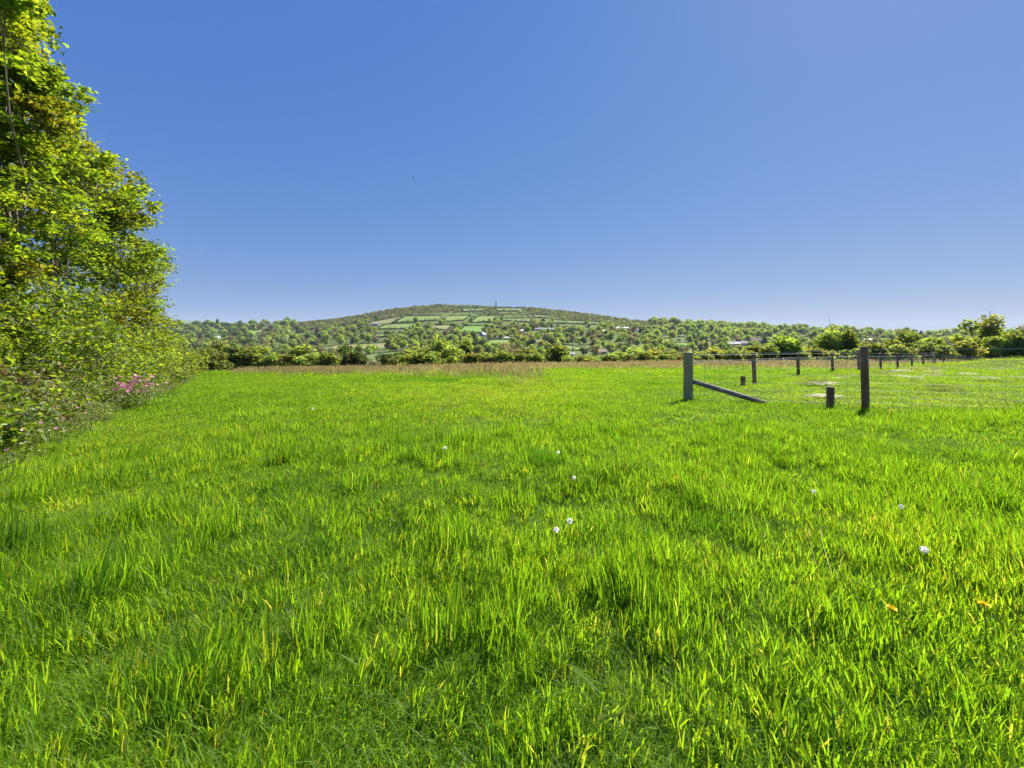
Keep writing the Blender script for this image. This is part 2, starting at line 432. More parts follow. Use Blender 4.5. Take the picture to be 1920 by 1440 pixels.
LANDMARKS = [(930, 573, 'the hilltop monument'), (533, 642, 'the white farmhouse'), (504, 610, 'the pink house on the skyline'), (407, 632, 'the white sheds'),
 (702, 608, 'the dark barn'), (905, 630, 'the blue house'), (1010, 617, 'the long grey barn'), (1166, 616, 'the greenhouses'), (1128, 660, 'the pink barn'),
 (1070, 663, 'the white shed'), (1001, 641, 'the caravans'), (1382, 645, 'the village terrace'), (1416, 638, 'the red roofed house'), (1640, 637, 'the long pale roofs'),
 (1325, 645, 'the utility pole'), (665, 650, 'the wide pale field'), (780, 597, 'the long green field'), (885, 618, 'the brightest field'), (1270, 646, 'the field behind the big post'), (1075, 653, 'the sloping field')]
def moor(x, y): return (y < ridge(x) + 15) & (x > 560) & (x < 1215)
cand = []
rt = np.random.default_rng(77)
y = 602.
while y < 676:
    sp = np.interp(y, [602, 620, 640, 676], [7., 8.6, 11, 14.5])
    for x in np.arange(318, 1935, sp):
        xx = x + rt.uniform(-.45, .45) * sp; yy = y + rt.uniform(-.4, .4) * sp * .6
        if yy < ridge(xx) + 2.5 or in_fields(np.array(xx), np.array(yy - .4)) or moor(xx, yy): continue
        if (in_fields(np.array(xx), np.array(yy - 4)) or in_fields(np.array(xx), np.array(yy - 8)) or (yy < 632 and in_fields(np.array(xx), np.array(yy - 11)))) and rt.random() < (.93 if yy < 630 else .8): continue
        if rt.random() < .05: continue
        if any(abs(xx - lx) < 11 and -1 < yy - ly < 9 for lx, ly, nm in LANDMARKS[:15]): continue
        ridgewood = 1225 < xx < 1600 and yy < 640
        w = rt.random()
        if ridgewood: kd = 'pale' if w < .45 else 'mid' if w < .8 else 'olive' if w < .93 else 'dark'
        elif xx < 480: kd = 'dark' if w < .27 else 'mid' if w < .52 else 'pale' if w < .7 else 'brown' if w < .8 else 'olive'
        else: kd = 'pale' if w < .24 else 'mid' if w < .52 else 'dark' if w < .64 else 'brown' if w < .82 else 'olive' if w < .95 else 'gold'
        cand.append((xx, yy, sp * rt.uniform(1.0, 1.75) * (1.15 if ridgewood else 1), kd))
    y += sp * .62
# wind-shaped trees along the right skyline and the ridge wood top
for x in np.arange(1224, 1500, 9.5): cand.append((x + rt.uniform(-3, 3), ridge(x) + 4, 14 * rt.uniform(.9, 1.3), 'mid' if rt.random() < .5 else 'pale'))
for x in np.arange(1500, 1600, 8): cand.append((x + rt.uniform(-2, 2), ridge(x) + 4, 13 * rt.uniform(.9, 1.4), 'mid' if rt.random() < .6 else 'dark'))
for x in (1584, 1603, 1622, 1640, 1655, 1668): cand.append((x, 631, 12 + rt.uniform(-2, 5), 'dark' if x % 2 else 'mid'))
for x in np.arange(335, 560, 9): cand.append((x + rt.uniform(-3, 3), ridge(x) + 3, 11 * rt.uniform(.8, 1.5), 'dark' if rt.random() < .45 else 'mid'))
cand.append((994, 640, 13, 'red'))
cand.append((320 + 25, 655, 22, 'gold'))
wx = np.array([c[0] for c in cand])
order = sorted(range(len(cand)), key=lambda i: -cand[i][2] * (1 if cand[i][1] < 664 else .5) - (99 if cand[i][3] == 'red' else 0))
single, mass = order[:290], order[290:]
CNAME = {'pale': 'pale green', 'mid': 'mid green', 'dark': 'dark green', 'brown': 'half bare brown', 'gold': 'golden green', 'red': 'copper red', 'olive': 'olive green'}
keyed = {}
for i in single:
    x, yy, s, kd = cand[i]
    d = [math.hypot(x - l[0], 1.6 * (yy - l[1])) for l in LANDMARKS]; j = int(np.argmin(d))
    side = 'left of' if x < LANDMARKS[j][0] else 'right of'
    keyed.setdefault((kd, j, side), []).append((d[j], i))
ORD = ['nearest', 'second nearest', 'third nearest', 'fourth nearest', 'fifth nearest', 'sixth nearest', 'seventh nearest', 'eighth nearest', 'ninth nearest', 'tenth nearest'] + ['%dth nearest' % k for k in range(11, 40)]
lab = {}
for (kd, j, side), lst in keyed.items():
    for k, (dd, i) in enumerate(sorted(lst)):
        pre = CNAME[kd] + ' tree'
        lab[i] = pre + (', ' + ORD[k] + ' one' if len(lst) > 1 else ' on the valley side') + ', ' + side + ' ' + LANDMARKS[j][2]
def tree_xf(i):
    x, yy, s, kd = cand[i]; X, Y, Z = px_far(x, yy); w = s * Y / F
    return float(X), float(Y), float(Z), w
for i in single:
    x, yy, s, kd = cand[i]; X, Y, Z, w = tree_xf(i)
    o = link('valley_tree', TM[kd][i % len(TM[kd])], None, (X, Y, Z - .3))
    o.scale = (w, w, w * rt.uniform(.85, 1.15)); o.rotation_euler = (0, 0, rt.uniform(0, 6.28))
    tag(o, lab[i], 'tree', 'trees across the valley')

# ------------------------------------------------------------------ instancing of what nobody could count
def collection_of(name, meshes):
    c = bpy.data.collections.new(name)
    for k, me in enumerate(meshes):
        o = bpy.data.objects.new('%s_source_%02d' % (name, k), me); c.objects.link(o)
    return c
def scatter(name, pts, rot, scl, idx, coll, tone=None, kind='stuff', parent=None):
    """one object whose points carry instances of the meshes of coll"""
    n = len(pts)
    me = bpy.data.meshes.new(name); me.vertices.add(n); me.vertices.foreach_set('co', np.asarray(pts, float).ravel())
    a = me.attributes.new('rot', 'FLOAT_VECTOR', 'POINT'); a.data.foreach_set('vector', np.asarray(rot, float).ravel())
    a = me.attributes.new('scl', 'FLOAT_VECTOR', 'POINT'); a.data.foreach_set('vector', np.asarray(scl, float).ravel())
    a = me.attributes.new('idx', 'INT', 'POINT'); a.data.foreach_set('value', np.asarray(idx, np.int32))
    a = me.attributes.new('tone', 'FLOAT', 'POINT'); a.data.foreach_set('value', np.asarray(tone if tone is not None else np.full(n, .45), float))
    o = link(name, me, parent)
    ng = bpy.data.node_groups.new(name + '_scatter', 'GeometryNodeTree')
    ng.interface.new_socket('Geometry', in_out='INPUT', socket_type='NodeSocketGeometry')
    ng.interface.new_socket('Geometry', in_out='OUTPUT', socket_type='NodeSocketGeometry')
    gi = ng.nodes.new('NodeGroupInput'); go = ng.nodes.new('NodeGroupOutput')
    ip = ng.nodes.new('GeometryNodeInstanceOnPoints'); ci = ng.nodes.new('GeometryNodeCollectionInfo')
    ci.inputs['Collection'].default_value = coll; ci.inputs['Separate Children'].default_value = True; ci.inputs['Reset Children'].default_value = True
    ip.inputs['Pick Instance'].default_value = True
    def na(nm, t):
        q = ng.nodes.new('GeometryNodeInputNamedAttribute'); q.data_type = t; q.inputs['Name'].default_value = nm
        return [s for s in q.outputs if s.enabled and s.name == 'Attribute'][0]
    er = ng.nodes.new('FunctionNodeEulerToRotation')
    LL = ng.links.new
    LL(gi.outputs[0], ip.inputs['Points']); LL(ci.outputs[0], ip.inputs['Instance'])
    LL(na('idx', 'INT'), ip.inputs['Instance Index'])
    LL(na('rot', 'FLOAT_VECTOR'), er.inputs[0]); LL(er.outputs[0], ip.inputs['Rotation'])
    LL(na('scl', 'FLOAT_VECTOR'), ip.inputs['Scale']); LL(ip.outputs[0], go.inputs[0])
    md = o.modifiers.new('scatter', 'NODES'); md.node_group = ng
    if kind: o['kind'] = kind
    return o

allT = [(k, v) for k in TM for v in range(len(TM[k]))]
treecoll = collection_of('far_tree', [TM[k][v] for k, v in allT])
P_, S_, R_, I_ = [], [], [], []
for i in mass:
    X, Y, Z, w = tree_xf(i); kd = cand[i][3]
    P_.append((X, Y, Z - .3)); S_.append((w, w, w * rt.uniform(.8, 1.1))); R_.append((0, 0, rt.uniform(0, 6.28)))
    I_.append(allT.index((kd, i % len(TM[kd]))))
scatter('distant_woodland', P_, R_, S_, I_, treecoll)
# moor scrub over the hilltop and undergrowth between the trees
P_, S_, R_, I_ = [], [], [], []
def bush_mesh(mat, seed):
    rng = np.random.default_rng(seed); mb = MB(); n = 70
    d = rng.normal(size=(n, 3)); d /= np.linalg.norm(d, axis=1)[:, None]
    p = d * (rng.uniform(.3, .5, n))[:, None] * np.array([1, 1, .55]) + np.array([0, 0, .18])
    g = rng.uniform(.7, 1.3, n); cards(mb, p, .22, rng, np.stack([g, g, g], -1))
    return mb.mesh('scrub_bush', [mat])
bushcoll = collection_of('scrub', [bush_mesh(M['moor'], 1), bush_mesh(M['moor'], 2), bush_mesh(M['hedge'], 3), bush_mesh(M['far_olive'], 4), bush_mesh(M['far_brown'], 5)])
for k in range(6500):
    x = rt.uniform(300, 1925); yy = rt.uniform(570, 690)
    if k > 3000: x = rt.uniform(480, 1225); yy = ridge(x) + 15 * rt.random() ** 1.2
    if yy < ridge(x) + .4 or in_fields(np.array(x), np.array(yy)): continue
    mo = moor(x, yy)
    if in_fields(np.array(x), np.array(yy - 3.5)) and rt.random() < .85: continue
    if not mo and rt.random() < .35: continue
    X, Y, Z = px_far(x, yy); s = (rt.uniform(3., 6.5) if mo else rt.uniform(3.5, 8)) * Y / 800
    P_.append((float(X), float(Y), float(Z))); S_.append((s, s, s * rt.uniform(.6, 1))); R_.append((0, 0, rt.uniform(0, 6.28)))
    I_.append(int(rt.choice([0, 1, 2, 3, 4], p=[.38, .30, .12, .12, .08] if mo else [.1, .1, .35, .35, .1])))
scatter('moor_scrub', P_, R_, S_, I_, bushcoll)

# ------------------------------------------------------------------ buildings across the valley
def house(name, x, y, wpx, hpx, dep, wall, roof, label, cat='house', rot=0., windows=0, chimney=False, roofk=.45, group=None):
    X, Y, Z = px_far(x, y); k = float(Y) / F; w = wpx * k; h = hpx * k * (1 - roofk); rh = hpx * k * roofk; d = dep
    X, Y, Z = float(X), float(Y), float(Z)
    e = empty(name, (X, Y, Z), label, cat, group); e.rotation_euler = (0, 0, rot)
    mb = MB(); hb = -1.5
    v = [(-w/2, -d/2, hb), (w/2, -d/2, hb), (w/2, d/2, hb), (-w/2, d/2, hb), (-w/2, -d/2, h), (w/2, -d/2, h), (w/2, d/2, h), (-w/2, d/2, h), (-w/2, 0, h + rh), (w/2, 0, h + rh)]
    mb.add(v, [(0, 1, 5, 4), (1, 2, 6, 9, 5), (2, 3, 7, 6), (3, 0, 4, 8, 7)])
    link('wall', mb.mesh('wall', [wall]), e)
    mb = MB(); ov = .35; t = .18
    sl = rh / (d / 2)
    for sgn in (-1, 1):
        y0, y1 = sgn * (d / 2 + ov), 0
        z0, z1 = h - ov * sl + .06, h + rh + .06
        q = [(-w/2 - ov, y0, z0), (w/2 + ov, y0, z0), (w/2 + ov, y1, z1), (-w/2 - ov, y1, z1)]
        q2 = [(a, b, c + t) for a, b, c in q]
        mb.add(q + q2, [(3, 2, 1, 0), (4, 5, 6, 7), (0, 1, 5, 4), (1, 2, 6, 5), (2, 3, 7, 6), (3, 0, 4, 7)])
    ro = link('roof', mb.mesh('roof', [roof]), e)
    for kk in range(windows):
        mw = MB(); wx_ = -w/2 + w * (kk + .5) / windows
        box(mw, (wx_, -d/2 - .04, h * .55), (min(1.3, w / windows * .4), .1, min(1.4, h * .4)))
        link('window', mw.mesh('window', [M['pane']]), e)
    if chimney:
        mw = MB(); box(mw, (-w * .38, 0, h + rh + .5), (.9, .9, 1.8)); link('chimney', mw.mesh('chimney', [wall]), ro)
    return e
house('farmhouse', 533, 645.5, 9, 12, 7, M['white'], M['slate'], 'white gabled farmhouse among dark trees low on the west hillside', windows=3, chimney=True, rot=.5)
house('skyline_house', 504, 613.5, 10, 6, 8, M['white'], M['redroof'], 'white house with pinkish roof near the western skyline', windows=3, chimney=True)
house('shed', 407, 634, 9, 4, 8, M['white'], M['paleroof'], 'low white shed between dark pines on the west side', 'shed')
house('cottage', 385, 632.5, 7, 4, 7, M['cream'], M['slate'], 'small cream cottage west of the low white shed')
house('cottage', 352, 636, 6, 6, 6, M['white'], M['slate'], 'tiny white cottage closest to the left trees', windows=2)
house('barn', 702, 610.5, 17, 5, 16, M['stone'], M['slate'], 'long dark roofed barn beside the tan hill field', 'barn')
house('house', 905, 634, 10, 11, 8, M['bluewall'], M['slate'], 'blue grey gabled house below the brightest green field', windows=3, rot=1.1)
house('barn', 974, 623, 15, 5, 14, M['cream'], M['paleroof'], 'pale roofed barn right of the brightest green field', 'barn')
house('barn', 1010, 619.5, 56, 4.5, 14, M['cream'], M['slate'], 'very long low grey barn on the middle of the hill', 'barn')
house('shed', 1037, 619.8, 5, 5, 9, M['white'], M['paleroof'], 'white end shed at the tip of the long grey barn', 'shed')
house('greenhouse', 1166, 618, 39, 5, 24, M['white'], M['paleroof'], 'largest long white greenhouse under the ridge', 'greenhouse')
house('greenhouse', 1194, 620.5, 16, 4.5, 20, M['white'], M['paleroof'], 'short white greenhouse at the end of the largest one', 'greenhouse')
house('greenhouse', 1118, 621.5, 30, 3.5, 18, M['white'], M['paleroof'], 'thin white greenhouse left of the largest one', 'greenhouse')
house('greenhouse', 1199, 628, 14, 4.5, 14, M['white'], M['paleroof'], 'lowest white greenhouse standing in front of the others', 'greenhouse')
house('barn', 1128, 664.5, 16, 10, 8, M['pinkwall'], M['redroof'], 'mauve pink barn among bushes in the valley bottom', 'barn')
house('shed', 1070, 666, 13, 4.5, 4, M['white'], M['paleroof'], 'white roofed field shed low in the valley', 'shed')
for k, (x, y, s) in enumerate([(986, 643, 8), (997, 643, 9), (1008, 643.5, 8)]):
    house('caravan', x, y, s, 4, 4, M['white'], M['paleroof'], ['white static caravan at the left end of the row', 'white static caravan in the middle of the row of three', 'white static caravan at the right end of the row'][k], 'caravan', windows=2, roofk=.2, group='caravans in a row')
house('house', 1028, 639.5, 8, 5, 7, M['white'], M['slate'], 'small white house right of the caravans')
house('house', 933, 635.5, 9, 4, 8, M['white'], M['slate'], 'low white house right of the blue grey house')
house('house', 950, 636, 7, 4, 8, M['white'], M['paleroof'], 'white bungalow with pale roof left of the caravans')
for k, (x, y, w, h) in enumerate([(1368, 650, 13, 8), (1381, 649.5, 12, 8), (1394, 649, 13, 9)]):
    house('terrace_house', x, y, w, h, 8, M['cream'], [M['slate'], M['paleroof'], M['slate']][k], 'cream village house ' + ['with grey roof at the left end of the terrace', 'with pale roof in the middle of the terrace', 'with grey roof at the right end of the terrace'][k], windows=3, chimney=True, group='houses of the village terrace')
house('village_house', 1416, 644, 22, 10, 9, M['pinkwall'], M['redroof'], 'red roofed village house above the terrace', windows=4, chimney=True)
house('village_house', 1434, 643, 11, 9, 8, M['white'], M['slate'], 'white village house right of the red roofed one', windows=2, chimney=True)
house('village_house', 1407, 648, 9, 6, 7, M['white'], M['slate'], 'small white village house in front of the red roofed one', windows=2)
house('hall', 1640, 640.5, 44, 5, 20, M['cream'], M['paleroof'], 'long pale roofed hall under the far right trees', 'hall')
house('hall', 1645, 642.5, 16, 5, 12, M['white'], M['slate'], 'white walled block before the long pale roofed hall', 'hall')
# monument on the summit
X, Y, Z = [float(q) for q in px_far(930, 577)]
e = empty('monument', (X, Y, Z), 'tall thin stone monument on the bare hilltop skyline', 'monument')
mb = MB(); box(mb, (0, 0, 0), (6.5, 6.5, 5)); box(mb, (0, 0, 2.9), (5.4, 5.4, .9)); link('plinth', mb.mesh('plinth', [M['stone']]), e)
mb = MB(); tube(mb, [(0, 0, 3.3), (0, 0, 17.2)], [2.0, 1.45], 8); link('shaft', mb.mesh('shaft', [M['stone']]), e)
mb = MB(); tube(mb, [(0, 0, 17.2), (0, 0, 17.5), (0, 0, 18.2), (0, 0, 20.4)], [2.1, 2.2, 1.5, .12], 8); link('cap', mb.mesh('cap', [M['stone']]), e)
# utility poles
for (x, ytop, Y, lb) in ((1325, 629, 118, 'dark wooden utility pole behind the hedge near the big fence post'), (1073, 648, 240, 'small utility pole above the white field shed')):
    X = at(x, Y); zb = H(X, Y); zt = zat(ytop, Y)
    e = empty('utility_pole', (X, Y, zb), lb, 'pole', 'utility poles in the valley')
    mb = MB(); tube(mb, [(0, 0, -.4), (0, 0, zt - zb)], [.22, .15], 7); link('pole', mb.mesh('pole', [M['post']]), e)
    mb = MB(); box(mb, (0, -.2, zt - zb - .5), (1.7, .14, .16)); ca = link('crossarm', mb.mesh('crossarm', [M['post']]), e)
    for dx in (-.7, 0, .7):
        mb = MB(); tube(mb, [(dx, -.2, zt - zb - .41), (dx, -.2, zt - zb - .3), (dx, -.2, zt - zb - .2)], [.05, .08, .05], 6); link('insulator', mb.mesh('insulator', [M['white']]), ca)

# ------------------------------------------------------------------ the hedge along the far edge of the field
def shrub_mesh(kind, seed, twiggy=False, n=1500, spiky=False):
    """crown and stems of a shrub 1 wide and 1 high"""
    rng = np.random.default_rng(seed); mb = MB(); st = MB()
    nl = 11
    cs = []
    for k in range(nl):
        a = rng.uniform(0, 6.28); rr = rng.uniform(0, .30); z = rng.uniform(.12, .80)
        if spiky: rr = rng.uniform(0, .30) * (1.15 - z)
        lim = .36 * math.sqrt(max(0.05, 1 - (2 * (z - .38)) ** 2 * .7)); rr = min(rr, lim)
        c = np.array([rr * math.cos(a), rr * math.sin(a), z]); r = rng.uniform(.12, .22) * (1 if not twiggy else .95); cs.append((c, r))
        m_ = n // nl
        d = rng.normal(size=(m_, 3)); d /= np.linalg.norm(d, axis=1)[:, None]
        p = c + d * (r * rng.uniform(.2, 1.12, m_) ** .55)[:, None] * np.array([1, 1, 1.0 if not spiky else 1.5])
        p[:, 2] = np.maximum(p[:, 2], .01)
        g = rng.uniform(.78, 1.22) * rng.uniform(.75, 1.25, m_); wy = rng.uniform(.9, 1.15)
        cards(mb, p, .052 if not twiggy else .040, rng, np.stack([g * wy, g, g * .95], -1))
    for c, r in cs:
        b = np.array([c[0] * .25 + rng.normal(0, .03), c[1] * .25 + rng.normal(0, .03), -.06])
        mid = b * .5 + c * .5 + rng.normal(0, .03, 3)
        tube(st, [b, mid, c], [.013, .009, .004], 4)
        for q in range(5 if twiggy else 2):
            e_ = c + rng.normal(0, 1, 3) * r * .6 + np.array([0, 0, r * .5]); tube(st, [c * .6 + mid * .4, c + (e_ - c) * .4, e_], [.005, .0035, .0015], 3, cap=False)
    return mb.mesh('crown', [M['far_' + kind]]), st.mesh('stems', [M['twig'] if twiggy else M['bark']])
SK = ['pale', 'mid', 'dark', 'brown', 'gold', 'olive']
SM = {}
for i, k in enumerate(SK):
    for v in range(2):
        SM[(k, v)] = shrub_mesh(k, 900 + i * 10 + v, twiggy=k in ('brown', 'olive'), n=2300 if k not in ('brown',) else 1300, spiky=(k in ('pale', 'mid') and v == 1))
HEDGE = [  # x, top y, half width, depth, kind, variant, label
 (352, 664, 26, 50, 'brown', 0, 'twiggy half bare bush at the left end of the far hedge'),
 (385, 660, 28, 54, 'olive', 0, 'olive bush second from the left end of the far hedge'),
 (420, 649, 38, 60, 'olive', 1, 'tall olive bush in the left part of the far hedge'),
 (455, 664, 26, 60, 'mid', 0, 'green bush right of the tall olive bush'),
 (492, 656, 42, 62, 'olive', 0, 'broad dome of olive bush in the far hedge'),
 (528, 668, 24, 61, 'brown', 1, 'low brownish bush between two broad bushes'),
 (562, 661, 32, 61, 'mid', 1, 'green bush with dark base left of the hedge gap'),
 (600, 660, 32, 62, 'mid', 0, 'fourth bush leftwards from the hedge gap'),
 (632, 674, 18, 61, 'olive', 1, 'low olive bush tucked beside the dark dense tree'),
 (661, 655, 23, 60, 'dark', 0, 'dense dark tree standing just left of the hedge gap'),
 (736, 664, 23, 61, 'dark', 1, 'dark round bush just right of the hedge gap'),
 (700, 676, 14, 75, 'brown', 0, 'bare brown bush seen through the hedge gap'),
 (772, 662, 30, 63, 'olive', 0, 'olive bush right of the dark round bush'),
 (799, 655, 30, 66, 'olive', 1, 'rusty olive bush before the bright pale tree'),
 (826, 641, 27, 63, 'pale', 1, 'bright pale green tree, tallest in the middle of the hedge'),
 (850, 656, 22, 62, 'pale', 0, 'pale leafy bush against the bright tree'),
 (874, 648, 24, 65, 'mid', 1, 'upright green tree right of the bright pale tree'),
 (905, 661, 26, 62, 'gold', 0, 'golden bush in the middle of the hedge'),
 (930, 668, 20, 61, 'pale', 0, 'small pale bush beside the golden bush'),
 (962, 652, 34, 64, 'brown', 0, 'many stemmed half bare tree in the middle of the hedge'),
 (992, 660, 30, 63, 'olive', 1, 'olive bush with thin upright stems'),
 (1018, 664, 22, 61, 'mid', 0, 'green bush under the copper red tree'),
 (1046, 657, 30, 62, 'mid', 1, 'spreading green bush left of the white field shed'),
 (1078, 674, 20, 61, 'olive', 0, 'low olive bush below the white field shed'),
 (1108, 669, 15, 61, 'pale', 1, 'small grey green bush right of the white shed'),
 (1131, 671, 17, 62, 'mid', 0, 'small bush below the mauve pink barn'),
 (1158, 663, 26, 61, 'pale', 0, 'yellow green bush right of the mauve pink barn'),
 (1192, 657, 30, 64, 'pale', 1, 'pale tree between two yellow green bushes'),
 (1226, 656, 36, 63, 'gold', 0, 'big yellow green bush left of the big fence post'),
 (1262, 664, 26, 62, 'olive', 1, 'olive bush right behind the big fence post'),
 (1306, 662, 26, 62, 'gold', 1, 'straw coloured bush between the big post and the utility pole'),
 (1337, 652, 26, 64, 'gold', 0, 'golden bush beside the utility pole'),
 (1362, 655, 20, 64, 'mid', 0, 'green bush right of the golden bush'),
 (1392, 661, 26, 62, 'olive', 0, 'olive bush under the village terrace'),
 (1421, 652, 22, 63, 'gold', 1, 'yellowish bush against the large dark tree'),
 (1466, 624, 46, 62, 'mid', 0, 'large rounded green tree right of the village houses'),
 (1512, 650, 30, 66, 'gold', 0, 'golden bush between the two largest hedge trees'),
 (1556, 625, 32, 64, 'pale', 1, 'tall loose pale tree right of the large rounded tree'),
 (1590, 632, 26, 63, 'mid', 1, 'leafy green tree behind the reddish near post'),
 (1625, 650, 26, 66, 'olive', 0, 'olive bush right of the reddish near post'),
 (1660, 636, 36, 66, 'gold', 0, 'yellow green bush under the long pale roofs'),
 (1700, 629, 32, 70, 'olive', 1, 'upright olive tree right of the long pale roofs'),
 (1722, 645, 24, 62, 'dark', 1, 'dark bush in front of the upright olive tree'),
 (1752, 637, 34, 66, 'pale', 0, 'broad pale bush in the right part of the hedge'),
 (1790, 634, 32, 68, 'olive', 0, 'olive tree left of the tallest tree group'),
 (1845, 606, 34, 64, 'olive', 1, 'tallest loose tree near the right end of the hedge'),
 (1884, 612, 34, 63, 'mid', 0, 'tall dense green tree right of the tallest loose tree'),
 (1925, 622, 34, 66, 'olive', 1, 'last olive tree at the right end of the hedge'),
 (1985, 620, 40, 66, 'mid', 1, 'green tree past the right end of the hedge'),
 (310, 668, 26, 46, 'olive', 0, 'olive bush hidden where the two hedges meet'),
]
rs = np.random.default_rng(31)
BETWEEN = [(368, 668), (402, 667), (438, 664), (472, 668), (510, 668), (545, 670), (580, 671), (616, 672), (753, 673), (786, 672), (812, 666), (888, 668), (918, 674), (945, 668), (978, 670), (1005, 672), (1062, 672), (1093, 673), (1120, 674), (1145, 674), (1176, 671), (1209, 670), (1245, 670), (1284, 671), (1320, 670), (1376, 668), (1408, 668), (1440, 660), (1494, 662), (1532, 660), (1610, 660), (1642, 656), (1680, 655), (1738, 656), (1770, 654), (1812, 646), (1865, 640), (1905, 640)]
for k, (x, ty) in enumerate(BETWEEN):
    a = min(HEDGE, key=lambda h: abs(h[0] - x) if h[0] < x else 999); b = min(HEDGE, key=lambda h: abs(h[0] - x) if h[0] > x else 999)
    HEDGE.append((x, ty - 3, 24, 59.5, ['pale', 'mid', 'olive', 'mid', 'pale', 'gold'][k % 6], k % 2, 'low leafy bush filling the hedge, %s filler from the left end' % (['first', 'second', 'third'] + ['%dth' % q for q in range(4, 60)])[k] if k not in (20, 21, 22, 30, 31, 32) else 'low leafy bush filling the hedge, %s filler from the left end' % {20: '21st', 21: '22nd', 22: '23rd', 30: '31st', 31: '32nd', 32: '33rd'}[k]))
for (x, ty, hw, Y, kd, v, lb) in HEDGE:
    X = at(x, Y); zb = H(X, Y); hh = zat(ty, Y) - zb; w = 2 * hw / F * Y
    nm = 'hedge_tree' if hh > 3.6 else 'hedge_shrub'
    e = empty(nm, (X, Y, zb), lb, 'tree' if hh > 3.6 else 'bush', 'bushes and trees of the far hedge')
    e.rotation_euler = (0, 0, rs.uniform(0, 6.28)); e.scale = (w * 1.65, w * 1.5, hh * 1.3) if hh < 3.6 else (w * 1.35, w * 1.35, hh * 1.25)
    c, s = SM[(kd, v)]
    link('crown', c, e); link('stems', s, e)
for (x0, x1, lb) in ((300, 680, 'low leafy strip added as the shaded hedge foot left of the gap'), (718, 2050, 'low leafy strip added as the shaded hedge foot right of the gap')):
    mb = MB(); n = int((x1 - x0) * 1.6)
    for k in range(n):
        x = rs.uniform(x0, x1); Y = np.interp(x, [300, 430, 2000], [50, 60, 60]) + rs.normal(0, .6); X = at(x, Y); z = H(X, Y)
        c = np.stack([X + rs.normal(0, .45, 12), Y + rs.normal(0, .45, 12), z + rs.uniform(.0, .8, 12) ** 1.0], -1)
        g = rs.uniform(.6, 1.4); cards(mb, c, .24, rs, (g, g, g))
    tag(link('shaded_hedge_foot', mb.mesh('shaded_hedge_foot', [M['far_mid']])), lb, 'hedge')  # foliage strip added to give the hedge its dark, shaded foot
# wooden rail across the gap
Yg = 60; e = empty('field_gate', (at(700, Yg), Yg, H(at(700, Yg), Yg)), 'low pale wooden rail gate across the gap in the far hedge', 'gate')
for k, (dx) in enumerate((-1.2, 1.2)):
    mb = MB(); box(mb, (dx, 0, .35), (.16, .16, 1.3)); link('gate_post', mb.mesh('gate_post', [M['brace']]), e)
for z in (.35, .8):
    mb = MB(); box(mb, (0, -.1, z), (2.5, .06, .14)); link('rail', mb.mesh('rail', [M['brace']]), e)

# ------------------------------------------------------------------ the tree row on the left
OUTLINE = [(-260, -260), (60, -120), (88, -20), (92, 110), (160, 148), (185, 240), (180, 288), (215, 286), (258, 330), (296, 380), (290, 412), (240, 438), (306, 458), (330, 488), (308, 535), (326, 572), (330, 610), (335, 660), (300, 690), (250, 700), (-260, 760)]
TREES = [  # base x pixel, depth, label
 (-190, 7.2, 'tall tree at the very left, half outside the picture'),
 (-20, 8.6, 'tallest leafy tree of the left row, with open sprays at its top'),
 (95, 10.8, 'second leafy tree of the left row, dense in its middle'),
 (185, 13.2, 'third leafy tree of the left row, with a branch reaching over the field'),
 (245, 16.4, 'fourth leafy tree of the left row, dark rounded crown'),
 (292, 20.5, 'last and smallest tree of the left row')]
rl = np.random.default_rng(8)
EDGE = [(70, 15), (20, 40), (75, 60), (60, 112), (100, 150), (142, 168), (165, 225), (150, 262), (198, 300), (225, 318), (255, 352), (278, 384), (262, 408), (225, 428), (270, 466), (305, 478), (290, 512), (300, 560), (312, 590), (308, 630), (312, 660), (300, 535), (292, 445), (285, 400), (315, 500), (296, 500), (270, 545), (306, 612), (290, 590), (310, 640), (240, 510), (250, 570), (115, 205), (60, 180), (30, 110)]
lob = {i: [] for i in range(len(TREES))}
def assign(x, y, edge):
    # nearest tree that stands left of (or at) the lobe and whose top is high enough
    tops = [-300, -60, 215, 330, 440, 545]
    opts = [i for i in range(len(TREES)) if y > tops[i] + (0 if edge else 10)]
    i = min(opts, key=lambda k: abs(TREES[k][0] + (25 if edge and k < 5 else -14 if k == 5 else 0) - x) + (40 if k == 0 else 0))
    lob[i].append((x, y, edge))
EDGE = [(x - (42 if y < 300 else 36 if y < 480 else 24), y) for x, y in EDGE]
for x, y in EDGE: assign(x, y, True)
pts_ = []
tries = 0
while len(pts_) < 175 and tries < 20000:
    tries += 1
    x, y = rl.uniform(-250, 330), rl.uniform(-220, 740)
    if not in_poly(np.array(x + 62), np.array(float(y)), OUTLINE) or not in_poly(np.array(x), np.array(float(y - 40)), OUTLINE): continue
    if any((x - a) ** 2 + (y - b) ** 2 < 30 ** 2 for a, b in pts_): continue
    if y < 340 and rl.random() < .45: continue
    pts_.append((x, y)); assign(x, y, False)
